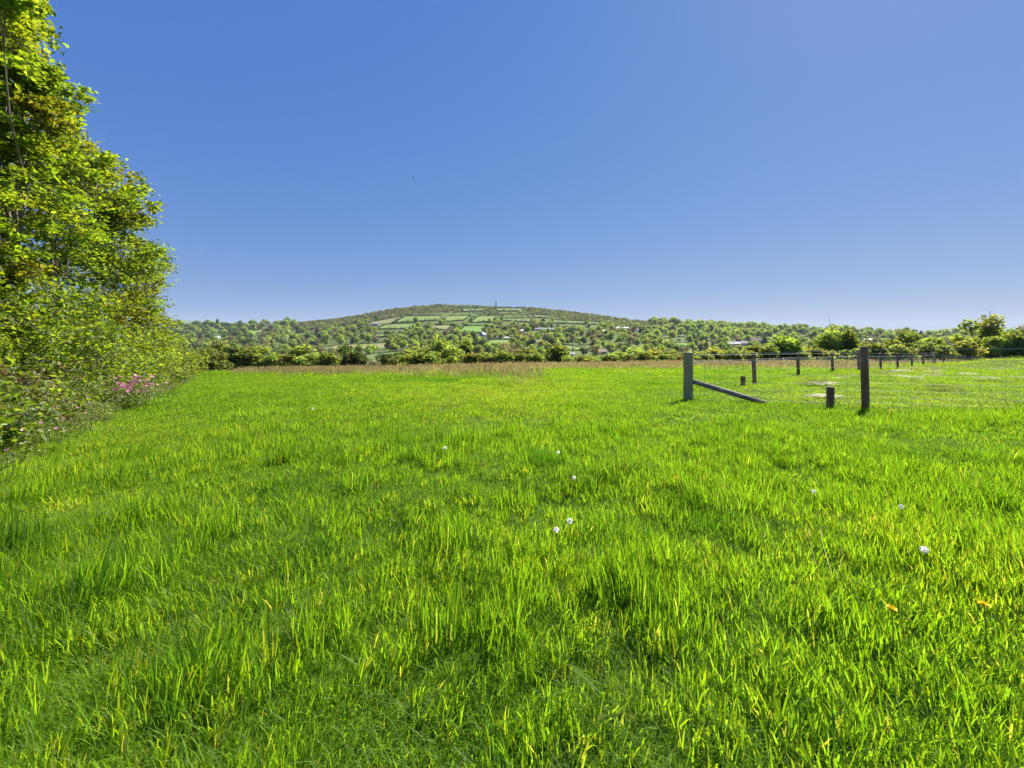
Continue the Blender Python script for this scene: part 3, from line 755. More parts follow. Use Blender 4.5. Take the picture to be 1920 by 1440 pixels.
for i, (bx, Y0, lb) in enumerate(TREES):
    X0 = at(bx, Y0); z0 = H(X0, Y0)
    e = empty('hedgerow_tree', (X0, Y0, z0), lb, 'tree', 'trees of the left hedgerow')
    wood = MB(); crown = MB(); limbs = MB()
    tops = max([zat(y, Y0) - z0 for x, y, _ in lob[i]] + [2.5])
    # two or three stems
    stems = []
    for s in range(3):
        a = rl.uniform(0, 6.28); P0 = np.array([.15 * math.cos(a), .15 * math.sin(a), -.3]); hgt = tops * rl.uniform(.72, .95)
        lean = rl.normal(0, .10, 2) * hgt * .6; pts = [P0]
        for q in range(1, 7):
            w = q / 6; pts.append(np.array([P0[0] + lean[0] * w + rl.normal(0, .05), P0[1] + lean[1] * w + rl.normal(0, .05), hgt * w]))
        stems.append(pts); r0 = rl.uniform(.035, .07)
        tube(wood, pts, [r0 * (1 - .85 * k / 6) for k in range(7)], 7)
    link('trunk', wood.mesh('trunk', [M['bark']], True), e)
    for (x, y, edge) in lob[i]:
        if y > 555: x = min(x, 268 if i < 5 else 288)
        Y = Y0 + rl.normal(0, .55) * (1 if not edge else .6)
        c = np.array([at(x, Y) - X0, Y - Y0, zat(y, Y) - z0])
        if c[2] < .25: c[2] = .25
        r = rl.uniform(34, 50) / F * Y * (.75 if edge else 1.0)
        # limb from the stem that passes closest below
        st = stems[int(rl.integers(0, 3))]; hz = [p[2] for p in st]
        k = int(np.clip(np.searchsorted(hz, c[2] * .72) - 1, 0, len(st) - 2)); b = st[k]
        mid = b + (c - b) * .55 + np.array([0, 0, -.08 * np.linalg.norm(c - b)]) + rl.normal(0, .06, 3)
        tube(limbs, [b, mid, c], [.022, .013, .005], 5, cap=False)
        ns = 12; lt = np.array([1.12, .87, .9]) * .88 if rl.random() < (.45 if (x < 80 and 400 < y < 660) else .12) else np.array([1., 1, 1]) * rl.uniform(.82, 1.15)
        for q in range(ns):
            tip = c + np.clip(rl.normal(0, 1, 3), -1.7, 1.7) * np.array([1, 1, .65]) * r * .80 + np.array([.04, 0, .05])
            gx = CX + F * (X0 + tip[0]) / (Y0 + tip[1]); gy = HY - F * (z0 + tip[2] - EYE) / (Y0 + tip[1])
            if not in_poly(np.array(gx + 4), np.array(gy), OUTLINE): continue
            tube(limbs, [c + (mid - c) * rl.uniform(.05, .5), c + (tip - c) * .5 + rl.normal(0, .03, 3), tip], [.008, .005, .002], 3, cap=False)
            nn = int(rl.integers(40, 64))
            d = rl.normal(size=(nn, 3)) * np.array([1, 1, .5]) * r * .25
            g = rl.uniform(.72, 1.22) * rl.uniform(.8, 1.22, nn); wy = rl.uniform(.88, 1.2)
            leaves(crown, tip + d, .105 if Y0 < 12 else .125, rl, np.stack([g * wy, g, g * rl.uniform(.7, 1.3)], -1) * lt, .5)
    # a few bare twig tips above the crown
    link('limb', limbs.mesh('limb', [M['twig']]), e)
    tag(link('crown', crown.mesh('crown', [M['tree_leaf']]), e), kind='stuff')

# hedge line along the foot of the trees
def hedge_x(Y): return np.interp(Y, [0, 4.9, 12, 19.5, 26, 40, 60], [-3.6, -6.1, -10.4, -15.2, -20.2, -31.2, -47])
SHR = [(4.6, 1.5, 'mid', 'leafy shrub at the left edge under the tall tree'), (6.2, 1.6, 'mid', 'dense green shrub in front of the tallest left tree'), (7.9, 1.5, 'olive', 'dark hollowed shrub behind the scattered pink flowers'),
       (9.6, 1.6, 'mid', 'green shrub between the two pink flower patches'), (11.4, 1.6, 'mid', 'green shrub behind the big pink flower clump'), (13.3, 1.7, 'olive', 'shrub behind the thin upright stake'),
       (15.3, 1.7, 'pale', 'yellow green shrub right of the thin stake'), (17.6, 1.8, 'olive', 'loose shrub near the far end of the left hedge'), (20.2, 1.9, 'pale', 'yellow shrub at the far end of the left hedge'), (23.5, 2.0, 'gold', 'straw tinted shrub where the left hedge meets the far one'),
       (28, 2.0, 'olive', 'olive shrub in the far corner of the field')]
for k, (Y, hh, kd, lb) in enumerate(SHR):
    hh *= 1.3; X = float(hedge_x(Y)) - .80 - .042 * Y - (.55 if k == 1 else .3 if k == 2 else 0); z0 = H(X, Y)
    e = empty('hedgerow_shrub', (X, Y, z0), lb, 'bush', 'shrubs at the foot of the left trees')
    cr = MB(); st = MB(); w = 1.05 + .035 * Y
    for q in range(40):
        c = np.array([rl.normal(0, .45) * w, rl.normal(0, .55) * w, rl.uniform(.12, 1) ** .8 * hh * rl.uniform(.6, 1.05)])
        c[:2] = np.clip(c[:2], -w, w)
        if c[0] > .3 * w: c[2] *= .55
        if k == 2: c[2] += .75
        b = np.array([c[0] * .35, c[1] * .35, -.1]); mid = (b + c) / 2 + rl.normal(0, .07, 3)
        tube(st, [b, mid, c], [.016, .010, .004], 4, cap=False)
        for s in range(6):
            tip = c + rl.normal(0, .2, 3) + np.array([0, 0, .05]); tube(st, [c, (c + tip) / 2 + rl.normal(0, .02, 3), tip], [.005, .003, .0015], 3, cap=False)
            nn = int(rl.integers(24, 40)); g = rl.uniform(.7, 1.2) * rl.uniform(.78, 1.25, nn); wy = rl.uniform(.88, 1.15) * (1.12 if kd in ('pale', 'gold') else 1)
            p = tip + rl.normal(0, .11, (nn, 3)); p[:, 2] = np.maximum(p[:, 2], .02)
            leaves(cr, p, .078 + .0016 * Y, rl, np.stack([g * wy, g, g], -1), .4)
    link('stems', st.mesh('stems', [M['twig']]), e)
    tag(link('crown', cr.mesh('crown', [M['shrub_leaf']]), e), kind='stuff')

# verge plants (nettles, brambles, campion leaves) at the hedge foot: ground cover nobody could count
def verge_mesh(seed, dry=False):
    rng = np.random.default_rng(seed); mb = MB()
    for k in range(9):
        a = rng.uniform(0, 6.28); tip = np.array([.16 * math.cos(a), .16 * math.sin(a), rng.uniform(.18, .5)])
        tube(mb, [(0.02 * math.cos(a), .02 * math.sin(a), 0), tip * .6 + np.array([0, 0, .05]), tip], [.004, .003, .002], 3, (1.2, .9, .8), 1 if dry else 0, cap=False)
        for q in range(9):
            w = rng.uniform(.3, 1.05); c = tip * w + rng.normal(0, .045, 3); c[2] = max(c[2], .02)
            g = rng.uniform(.7, 1.3); leaves(mb, c[None], .06, rng, np.array([[g * rng.uniform(.9, 1.2), g, g]]), .7, 1 if dry and rng.random() < .7 else 0)
    return mb.mesh('verge_plant', [M['verge'], M['dry']])
vcoll = collection_of('verge', [verge_mesh(1), verge_mesh(2), verge_mesh(3), verge_mesh(4, True)])
n = 7500
Yv = 2.2 + 30 * R.random(n) ** 1.5; off = R.normal(.1, .62, n) - .45 - .25 * (Yv < 7)
Xv = hedge_x(Yv) + off
keep = off < .75
Yv, Xv = Yv[keep], Xv[keep]; n = len(Yv)
sv = R.uniform(.55, 1.15, n) * np.where(hedge_x(Yv) - Xv < -.15, .5, 1)
dryp = np.where(Yv > 11, .30, .14)
iv = np.where(R.random(n) < dryp, 3, R.integers(0, 3, n))
scatter('verge_undergrowth', np.stack([Xv, Yv, height(Xv, Yv) - .02], -1), np.stack([R.normal(0, .15, n), R.normal(0, .15, n), R.uniform(0, 6.28, n)], -1), np.stack([sv, sv, sv], -1), iv, vcoll)

# brown dead bracken heap at the left edge
def dead_heap(x, y, w, h, lb):
    X, Y, Z = px_near(x, y); e = empty('dead_bracken', (X, Y, Z), lb, 'dead plant')
    fr = MB(); sm = MB()
    for k in range(70):
        a = rl.uniform(0, 6.28); rr = rl.uniform(0, w * .4); b = np.array([rr * math.cos(a), rr * math.sin(a), -.02])
        tip = b + np.array([rl.normal(0, w * .35), rl.normal(0, w * .3), h * rl.uniform(.35, 1.05)]); mid = (b + tip) / 2 + np.array([0, 0, h * .15])
        tube(sm, [b, mid, tip], [.006, .004, .002], 3, cap=False)
        for q in range(14):
            u = rl.uniform(.35, 1.05); c = (b * (1 - u) ** 2 + 2 * u * (1 - u) * mid + u * u * tip) + rl.normal(0, .035, 3)
            g = rl.uniform(.5, 1.1); leaves(fr, c[None], .07, rl, np.array([[g * 1.15, g * .8, g * .7]]), .2)
    link('stem', sm.mesh('stem', [M['twig']]), e); tag(link('fronds', fr.mesh('fronds', [M['dry']]), e), kind='stuff')
dead_heap(22, 806, .95, 1.0, 'rusty brown dead bracken heap at the left edge under the tree')
dead_heap(300, 723, .9, .55, 'straw coloured dead bracken right of the thin stake')
dead_heap(322, 716, 1.0, .6, 'pale dead bracken at the far end of the left verge')

# pink campion flowers
petal_m = leaf_mat('pink_petal', (.70, .22, .44), (.70, .20, .42), .35, .03, .5, .15)
def flower_plant(x, y, n, spread, lb, hh=.45, s=.028, nm='pink_campion'):
    X, Y, Z = px_near(x, y, hh * .85)
    e = empty(nm, (X, Y, Z), lb, 'flower', 'pink flowers along the left verge')
    s *= .55
    st = MB(); lf = MB()
    for k in range(n):
        b = np.array([rl.normal(0, spread * .5), rl.normal(0, spread * .5), 0]); t = b + np.array([rl.normal(0, .05), rl.normal(0, .05), hh * rl.uniform(.65, 1.15)])
        tube(st, [b, (b + t) / 2 + rl.normal(0, .015, 3), t], [.0035, .003, .002], 3, (1, .8, .8), cap=False)
        for q in range(3):
            w = rl.uniform(.2, .75); g = rl.uniform(.8, 1.2); leaves(lf, (b + (t - b) * w + rl.normal(0, .025, 3))[None], .06, rl, np.array([[g, g, g]]), .5)
        fb = MB()
        tilt = Matrix.Rotation(rl.uniform(.4, 1.1), 3, Vector((rl.normal(), rl.normal(), .01)).normalized())
        for q in range(5):
            a = 6.283 * q / 5; d = np.array([math.cos(a), math.sin(a), .12]); pdir = np.array([-math.sin(a), math.cos(a), 0])
            V = [d * s * .12, d * s * .7 + pdir * s * .42, d * s * 1.15 + pdir * s * .3, d * s * 1.0, d * s * 1.15 - pdir * s * .3, d * s * .7 - pdir * s * .42]
            V = [tuple(tilt @ Vector(v) + Vector(t)) for v in V]; g = rl.uniform(.8, 1.2)
            fb.add(V, [(0, 1, 2, 3), (0, 3, 4, 5)], (g, g, g))
        link('blossom', fb.mesh('blossom', [petal_m]), e)
    tag(link('stem', st.mesh('stem', [M['verge']]), e), kind='stuff'); tag(link('leaf', lf.mesh('leaf', [M['verge']]), e), kind='stuff')
flower_plant(246, 722, 75, .34, 'large bright pink flower clump beside the thin upright stake', .6, .045)
flower_plant(262, 731, 40, .45, 'faded pinkish flower clump at the foot of the stake', .4, .032)
for (x, y, k, lb) in [(12, 654, 3, 'single pink flower high at the left edge'), (135, 757, 4, 'pink flowers at the foot of the dark hollow'), (174, 724, 5, 'pale pink flowers between the hollow and the big clump'), (50, 766, 4, 'purple pink flowers next to the dead bracken heap'),
                      (81, 776, 7, 'pink flower cluster in the middle of the near verge'), (108, 777, 6, 'pink flower cluster right of the middle one'), (101, 788, 3, 'low pink flowers under the two clusters'), (33, 796, 3, 'two pink flowers low by the dead bracken'), (18, 806, 3, 'deep pink flowers nearest the left edge'), (70, 806, 4, 'pale pink flowers low in the near verge'), (5, 853, 3, 'pale pink flower in the lowest verge corner'), (120, 800, 3, 'faint pink flowers at the grass edge'), (215, 735, 5, 'pale pink flowers just left of the big clump'), (150, 775, 4, 'pink flowers at the foot of the leaning dead branch'), (60, 790, 5, 'pink flowers low between the bracken and middle cluster'), (285, 728, 4, 'last pink flowers right of the upright stake')]:
    flower_plant(x, y, k, .09, lb, .35, .030)
# sticks and stakes along the verge
def stick(name, p, q, r, lb, cat, side=0):
    P0, P1 = np.array(p), np.array(q); mb = MB()
    mid = (P0 + P1) / 2 + rl.normal(0, .02, 3)
    e = empty(name, tuple(P0), lb, cat)
    tube(mb, [P0 - P0, mid - P0, P1 - P0], [r, r * .9, r * .7], 6); link('pole' if cat == 'stake' else 'branch', mb.mesh('pole', [M['twig']], True), e)
    for k in range(side):
        w = rl.uniform(.3, .9); b = (P1 - P0) * w; mb = MB(); tube(mb, [b, b + rl.normal(0, .1, 3) + np.array([0, 0, .1])], [r * .5, r * .2], 4); link('twig', mb.mesh('twig', [M['twig']]), e)
def P3(x, y, Y): return (at(x, Y), Y, zat(y, Y))
stick('stake', P3(266, 737, 11.9), P3(269, 695, 11.9), .035, 'thin pale upright stake behind the big pink clump', 'stake')
stick('stake', P3(293, 719, 15), P3(287, 700, 15), .04, 'short pale stake leaning left beyond the upright one', 'stake')
stick('dead_branch', P3(178, 777, 7.6), P3(157, 732, 7.8), .013, 'pale dead branch leaning on the verge by the grass', 'branch', 3)
stick('dead_branch', P3(128, 731, 8.2), P3(95, 711, 8.4), .014, 'pale dead branch across the dark hollow', 'branch', 3)
stick('dead_branch', P3(88, 775, 7.2), P3(101, 760, 7.2), .012, 'short pale broken branch below the hollow', 'branch', 1)
stick('dead_branch', P3(28, 675, 7.2), P3(0, 650, 7.2), .012, 'thin pale branch sticking out at the left edge', 'branch', 2)

# ------------------------------------------------------------------ the fence
Sx, Sy = at(1290.5, 9.0), 9.0
Px, Py = at(1622, 7.5), 7.5
fence = empty('wire_fence', (Sx, Sy, H(Sx, Sy)), 'post and wire stock fence turning a corner at the big post on the right', 'fence')
FO = np.array([Sx, Sy, H(Sx, Sy)])
def post_mesh(bot, top, r, mat, k=10, chamfer=.012, lean=(0, 0)):
    mb = MB(); b = np.array(bot); t = np.array(top)
    pts = [b + (t - b) * w for w in (0, .3, .6, .9)] + [t - (t - b) / np.linalg.norm(t - b) * chamfer, t]
    tube(mb, pts, [r * 1.03, r * 1.0, r * .99, r * 1.0, r, r * .88], k); return mb.mesh('post', [mat])
row1 = [(1413.5, 661, 12.5, .055), (1496.5, 660.5, 15.6, .055), (1560.5, 660.5, 18.4, .054), (1609.5, 660, 21, .054), (1651, 661, 23, .054), (1683, 661, 25, .054), (1709.5, 661.5, 27.3, .054), (1731, 661, 29.4, .056),
        (1751.5, 660, 31.6, .10), (1768, 663, 34, .055), (1783.5, 664, 36.5, .055), (1797, 665.5, 39, .056), (1809.5, 666, 41.6, .056), (1821, 667.5, 44.4, .057), (1831, 668, 47.4, .057), (1840, 669, 50.5, .057)]
def rel(p): return np.array(p) - FO
tops1 = []
zS = zat(660, Sy)
o = link('strainer_post', post_mesh(rel((Sx, Sy, H(Sx, Sy) - .3)), rel((Sx, Sy, zS)), .098, M['strainer'], 14, .01), fence); o['label'] = 'thick grey green corner post with a flat top'
for (x, ty, Y, r) in row1:
    X = at(x, Y); zt = zat(ty, Y); zb = min(H(X, Y), zt - .8)
    o = link('post' if r < .08 else 'strainer_post', post_mesh(rel((X + rl.normal(.03, .01), Y, zb - .25)), rel((X - .02, Y, zt)), r, M['post'] if r < .08 else M['strainer'], 9), fence)
    tops1.append((X, Y, zt, zb))
zP = zat(649.5, Py); zbP = H(Px, Py)
o = link('post', post_mesh(rel((Px + .02, Py, zbP - .3)), rel((Px - .02, Py, zP)), .059, M['post'], 12, .006), fence); o['label'] = 'reddish brown post nearest to the camera'
dx, dy = Px - Sx, Py - Sy
nx = [(Px + dx * 1.55, Py + dy * 1.0, zP + .10)]
X, Y, zt = nx[0]; link('post', post_mesh(rel((X, Y, H(X, Y) - .3)), rel((X, Y, zt)), .062, M['post'], 10), fence)
# brace and the two stakes
mb = MB(); A = rel((Sx + .09, Sy - .04, zat(715, Sy))); B = rel((Sx + dx * .49, Sy + dy * .49, zat(757, 8.27)))
tube(mb, [A, A + (B - A) * .5, B], [.052, .050, .044], 10); o = link('brace', mb.mesh('brace', [M['brace']], True), fence); o['label'] = 'slanting round brace pole from the corner post into the grass'
for (x, yt, ybm, Y, r) in ((1393, 705, 727, 12.0, .06), (1557, 725, 764, 7.75, .063)):
    X = at(x, Y); link('brace_stake', post_mesh(rel((X, Y, min(H(X, Y), zat(ybm, Y)) - .2)), rel((X, Y, zat(yt, Y))), r, M['post'], 10, .006), fence)
# wires
def wire_run(P, offs, r):
    """P: list of (X, Y, top z); one wire mesh per strand"""
    for d in offs:
        mb = MB(); pts = []
        for k, (X, Y, z) in enumerate(P):
            pts.append(rel((X, Y - .06, z - d)))
            if k < len(P) - 1:
                q = P[k + 1]; pts.append(rel(((X + q[0]) / 2, (Y + q[1]) / 2 - .06, (z + q[2]) / 2 - d - .008)))
        tube(mb, pts, r, 4, cap=False); link('wire', mb.mesh('wire', [M['wire']]), fence)
def netting(P, top, bot, step, rows, r):
    mb = MB()
    for a, b in zip(P[:-1], P[1:]):
        a, b = np.array(a), np.array(b); Ls = np.linalg.norm((b - a)[:2]); n = max(2, int(round(Ls / step)))
        for k in range(n):
            w = k / n; p = a + (b - a) * w; tube(mb, [rel((p[0], p[1] - .06, p[2] - top)), rel((p[0] + rl.normal(0, .006), p[1] - .06, p[2] - bot))], r, 3, cap=False)
        for z in rows:
            tube(mb, [rel((a[0], a[1] - .06, a[2] - z)), rel(((a + b)[0] / 2, (a + b)[1] / 2 - .06, (a + b)[2] / 2 - z - .01)), rel((b[0], b[1] - .06, b[2] - z))], r, 3, cap=False)
    tag(link('netting', mb.mesh('netting', [M['net']]), fence), kind='stuff')
R1 = [(Sx, Sy, zS)] + [(X, Y, zt) for X, Y, zt, zb in tops1]
R2 = [(Sx, Sy, zS), (Px, Py, zP)] + nx
wire_run(R1, (.05, .185, .225), .0036); wire_run(R2, (.055, .20, .245), .0032)
netting(R1[:10], .225, .96, .30, (.38, .53, .66, .78, .88), .0016)
netting(R2, .245, 1.0, .30, (.36, .50, .64, .77, .88, .98), .0017)

# ------------------------------------------------------------------ grass
def blades(mb, n, rad, hmin, hmax, w, rng, lean=.45, wind=(0.05, -.02), tints=None, dryfrac=.03, seg=3):
    rr = rad * np.sqrt(rng.random(n)); aa = rng.uniform(0, 6.283, n)
    root = np.stack([rr * np.cos(aa), rr * np.sin(aa), np.full(n, -.01)], -1)
    h = rng.uniform(hmin, hmax, n) * rng.uniform(.75, 1.1, n); az = rng.uniform(0, 6.283, n)
    ln = np.minimum(np.abs(rng.normal(0, lean, n)), .85) * h
    ld = np.stack([np.cos(az) * ln + wind[0] * h, np.sin(az) * ln + wind[1] * h, np.zeros(n)], -1)
    wa = az + 1.57 + rng.normal(0, .5, n); wd = np.stack([np.cos(wa), np.sin(wa), np.zeros(n)], -1) * (w * rng.uniform(.6, 1.35, n))[:, None]
    S = (0, .4, .75, 1.0) if seg == 3 else (0, .55, 1.0)
    Wd = (.85, 1.0, .65) if seg == 3 else (.9, .8)
    V = []
    for s, ww in zip(S[:-1], Wd):
        c = root + ld * s * s; c[:, 2] += h * (s - .18 * s * s)
        V += [c - wd * ww / 2, c + wd * ww / 2]
    c = root + ld * 1.0; c[:, 2] += h * .80; V.append(c)
    V = np.stack(V, 1); k = V.shape[1]
    g = rng.uniform(.72, 1.25, n); yv = rng.uniform(.85, 1.2, n)
    C = np.stack([g * yv, g, g * rng.uniform(.6, 1.4, n)], -1)
    dr = rng.random(n) < dryfrac; C[dr] = np.stack([g[dr] * 2.2, g[dr] * 1.25, g[dr] * 4], -1)
    C = np.repeat(C, k, 0)
    i0 = np.arange(n)[:, None] * k
    Fs = [tuple(q) for q in (i0 + np.array([0, 1, 3, 2])).tolist()]
    if seg == 3: Fs += [tuple(q) for q in (i0 + np.array([2, 3, 5, 4])).tolist()] + [tuple(q) for q in (i0 + np.array([4, 5, 6])).tolist()]
    else: Fs += [tuple(q) for q in (i0 + np.array([2, 3, 4])).tolist()]
    mb.add(V.reshape(-1, 3), Fs, C)
def clump(n, rad, h0, h1, w, seed, **kw):
    mb = MB(); blades(mb, n, rad, h0, h1, w, np.random.default_rng(seed), **kw); return mb.mesh('grass_clump', [M['grass']])
gn = collection_of('near_grass', [clump(165, .14, .045, .135, .0036, 20 + k, lean=.60, wind=(.14, 0)) for k in range(5)] + [clump(100, .11, .12, .27, .0056, 30 + k, lean=.24, wind=(.06, 0), dryfrac=.05) for k in range(3)])
gm = collection_of('mid_grass', [clump(260, .30, .035, .115, .0066, 40 + k, lean=.72, wind=(.14, 0), seg=2) for k in range(5)])
gf = collection_of('far_grass', [clump(340, .75, .035, .11, .015, 50 + k, lean=.6, wind=(.1, 0), seg=2) for k in range(5)])
def field_mask(X, Y):
    return X > hedge_x(np.maximum(Y, 0)) - .1
def enclosure(X, Y):
    """inside the fence (pale, short grass)"""
    d2 = (X - Sx) * (Py - Sy) - (Y - Sy) * (Px - Sx)      # behind the near row
    f1 = np.interp(X, [Sx, 7.1, 10.5, 17, 25.7, 40], [Sy, 12.5, 15.6, 21, 27.5, 38])
    return (d2 < 0) & (Y < f1 - .3) & (X > Sx + .5)
def grass_pts(y0, y1, dens, seed, xw=1.35, xm=1.6):
    rng = np.random.default_rng(seed)
    Wm = xw * y1 + xm; A = 2 * Wm * (y1 - y0); n = int(A * dens)
    st = 1 / math.sqrt(dens); gx, gy = np.meshgrid(np.arange(-Wm, Wm, st), np.arange(y0, y1, st))
    X = gx.ravel() + rng.uniform(-.5, .5, gx.size) * st; Y = gy.ravel() + rng.uniform(-.5, .5, gx.size) * st
    k = (np.abs(X) < xw * np.maximum(Y, 0) + xm) & field_mask(X, Y); return X[k], Y[k], rng
TUS = [(770, 862), (825, 832), (275, 893), (45, 1030), (840, 845), (520, 925), (1000, 925), (1340, 990), (1850, 1035), (1180, 885), (650, 1180), (1260, 1200), (1160, 1090), (700, 815), (1420, 950), (560, 755), (260, 870), (1560, 960), (420, 1010), (60, 940), (1900, 950), (1380, 800), (1450, 810), (930, 1270), (1700, 860)]
TUSW = [px_near(x, y) for x, y in TUS]
_r = np.random.default_rng(606)
for _ in range(260):
    ty = 1.6 + 26 * _r.random() ** 1.3; tx = _r.uniform(-1.25, 1.25) * ty
    if fbm(np.array(tx * .3 + 2), np.array(ty * .3 + 8), 2) > .42: TUSW.append((tx, ty, 0.))
TUSS = _r.uniform(.5, 1.15, len(TUSW)); TUSK = _r.uniform(.5, 1.1, len(TUSW))
def props(X, Y, rng):
    a = fbm(X * .8 + 3, Y * .8 + 8, 3); b = fbm(X * .22 + 31, Y * .22 + 12, 3); c2 = fbm(X * 2.1 + 7, Y * 2.1 + 2, 2)
    hs = np.maximum(.62, .62 + .68 * smooth(.3, .72, a) + .75 * (c2 - .5))
    tone = .51 + .62 * (b - .5) - .35 * (c2 - .5) + rng.normal(0, .05, len(X)) + .06 * smooth(-1, 4, X / np.maximum(Y, 1) * 2)  # yellower to the right: backlight put into the tone
    for (tx, ty, tz), ts, tk in zip(TUSW, TUSS, TUSK):
        q = np.exp(-((X - tx) ** 2 + (Y - ty) ** 2) / (ts * (.03 + .0007 * ty * ty))); hs = hs + .72 * tk * q; tone = tone - .36 * tk * q  # tussocks taller; their darker, bluish tone also carries the shade on tufts
    en = enclosure(X, Y); n3 = fbm(X * .6 + 77, Y * .6, 3)
    hs = np.where(en, .42 + .25 * n3, hs); tone = np.where(en, .62 + .40 * (n3 - .5) + rng.normal(0, .07, len(X)), tone)
    return hs * (.84 - .10 * smooth(3, 8, Y)), np.clip(tone + .05 * smooth(1., -.6, X / np.maximum(Y, 1)), 0, 1), en  # tone raised to the left, making up for weaker backlight by colour
def lay(name, coll, nv, y0, y1, dens, seed, pick=None, fade=None, **kw):
    X, Y, rng = grass_pts(y0, y1, dens, seed, **kw)
    hs, tone, en = props(X, Y, rng)
    Z = height(X, Y); n = len(X)
    s = rng.uniform(.85, 1.15, n)
    idx = pick(X, Y, hs, rng) if pick else rng.integers(0, nv, n)
    scl = np.stack([s, s, s * hs], -1)
    rot = np.stack([rng.normal(0, .10, n), rng.normal(0, .10, n), 14 * fbm(X * .5 + 21, Y * .5 + 33, 3) + rng.normal(0, 1.5, n)], -1)
    return np.stack([X, Y, Z - .01], -1), rot, scl, idx, tone
def pick_near(X, Y, hs, rng):
    lush = smooth(-.45, 1.0, X / np.maximum(Y, .8) + .6 * (fbm(X * .7, Y * .7 + 50, 2) - .5) * 4)
    return np.where(rng.random(len(X)) < .10 + .72 * lush * (1 - smooth(2.0, 4.5, Y)), rng.integers(5, 8, len(X)), rng.integers(0, 5, len(X)))
for name, coll, nv, y0, y1, dens, seed, pk in (('near_grass', gn, 8, -1.0, 6.3, 160, 201, pick_near), ('middle_grass', gm, 5, 5.7, 18.5, 27, 202, None), ('far_grass', gf, 5, 17.5, 75, 4.2, 203, None)):
    p, ro, sc, ix, tn = lay(name, coll, nv, y0, y1, dens, seed, pk)
    scatter(name, p, ro, sc, ix, coll, tn)

# brown flowering grass toward the crest
def seed_mesh(seed, n=34, rad=.6):
    rng = np.random.default_rng(seed); mb = MB()
    for k in range(n):
        a = rng.uniform(0, 6.283); rr = rad * math.sqrt(rng.random()); b = np.array([rr * math.cos(a), rr * math.sin(a), 0]); h = rng.uniform(.16, .34)
        t = b + np.array([rng.normal(.02, .04), rng.normal(0, .04), h]); wv = np.array([math.cos(a + 1), math.sin(a + 1), 0]) * (.006 if n > 9 else .0022)
        g = rng.uniform(.7, 1.3)
        mb.add([b - wv, b + wv, t + wv * .6, t - wv * .6], [(0, 1, 2, 3)], (g * .8, g * .9, g * .7))
        u = np.array([math.cos(a), math.sin(a), 0]) * (.016 if n > 9 else .005); w2 = np.array([-math.sin(a), math.cos(a), 0]) * (.016 if n > 9 else .005); top = t + np.array([.01, 0, .085])
        m_ = t + np.array([0, 0, .03])
        mb.add([t, m_ + u, m_ - u, m_ + w2, m_ - w2, top], [(0, 1, 5, 2), (0, 3, 5, 4)], (g, g * rng.uniform(.8, 1), g))
    return mb.mesh('seed_heads', [M['seed']])
scoll = collection_of('seed_heads', [seed_mesh(k) for k in range(4)] + [seed_mesh(9, 3, .12), seed_mesh(10, 2, .1)])
X, Y, rng = grass_pts(12, 62, 4.6, 301)
nb = fbm(X * .16 + 5, Y * .05 + 9, 3); nb2 = fbm(X * .5 + 15, Y * .3 + 9, 2)
xp = CX + F * X / Y
pr = smooth(15, 31, Y + 16 * (nb - .5) + 5 * (nb2 - .5)) * smooth(400, 560, xp) * (1 - enclosure(X, Y)) + .18 * smooth(.55, .75, nb) * (Y < 22)
pr *= np.where(xp > 1640, .12, .62) * np.where(xp > 1290, .7, 1)
k = rng.random(len(X)) < pr; X, Y = X[k], Y[k]; n = len(X); s = rng.uniform(.7, 1.2, n)
ix = rng.integers(0, 4, n)
X2, Y2, _ = grass_pts(1.2, 13, 2.2, 302); k = rng.random(len(X2)) < .15 + .75 * smooth(.45, .7, fbm(X2 * .5 + 81, Y2 * .5, 2)); X2, Y2 = X2[k], Y2[k]
X = np.concatenate([X, X2]); Y = np.concatenate([Y, Y2]); ix = np.concatenate([ix, rng.integers(4, 6, len(X2))]); s = np.concatenate([s, rng.uniform(.5, .85, len(X2))]); n = len(X)
scatter('seed_heads', np.stack([X, Y, height(X, Y)], -1), np.stack([rng.normal(0, .15, n), rng.normal(0, .15, n), rng.uniform(0, 6.283, n)], -1), np.stack([s, s, s], -1), ix, scoll)
# dry cut straw lying in the enclosure
def straw_mesh(seed):
    rng = np.random.default_rng(seed); mb = MB()
    for k in range(46):
        a = rng.uniform(0, 6.283); rr = .32 * math.sqrt(rng.random()); c = np.array([rr * math.cos(a), rr * math.sin(a) * .7, rng.uniform(.04, .11)])
        d = np.array([rng.normal(1, .4), rng.normal(0, .5), rng.normal(0, .10)]); d /= np.linalg.norm(d); w = np.array([-d[1], d[0], .3]) * .006; l = rng.uniform(.05, .14)
        g = rng.uniform(.7, 1.2); mb.add([c - d * l - w, c - d * l + w, c + d * l + w, c + d * l - w], [(0, 1, 2, 3)], (g, g * .95, g))
    return mb.mesh('straw', [M['dry']])
stc = collection_of('straw', [straw_mesh(k) for k in range(3)])
rng = np.random.default_rng(44); X = rng.uniform(4, 34, 9000); Y = rng.uniform(6, 27, 9000)
q = .5 * fbm(X * .45 + 60, Y * .8 + 4, 2) + .5 * fbm(X * 1.7 + 6, Y * 2.2 + 44, 2)
k = enclosure(X, Y) & (rng.random(9000) < .012 + .018 * smooth(.50, .65, q)) & (Y < 20)
X, Y = X[k], Y[k]; n = len(X); s = rng.uniform(.6, 1.3, n)
scatter('dry_straw', np.stack([X, Y, height(X, Y)], -1), np.stack([np.zeros(n), np.zeros(n), rng.uniform(0, 6.283, n)], -1), np.stack([s, s, s], -1), rng.integers(0, 3, n), stc)

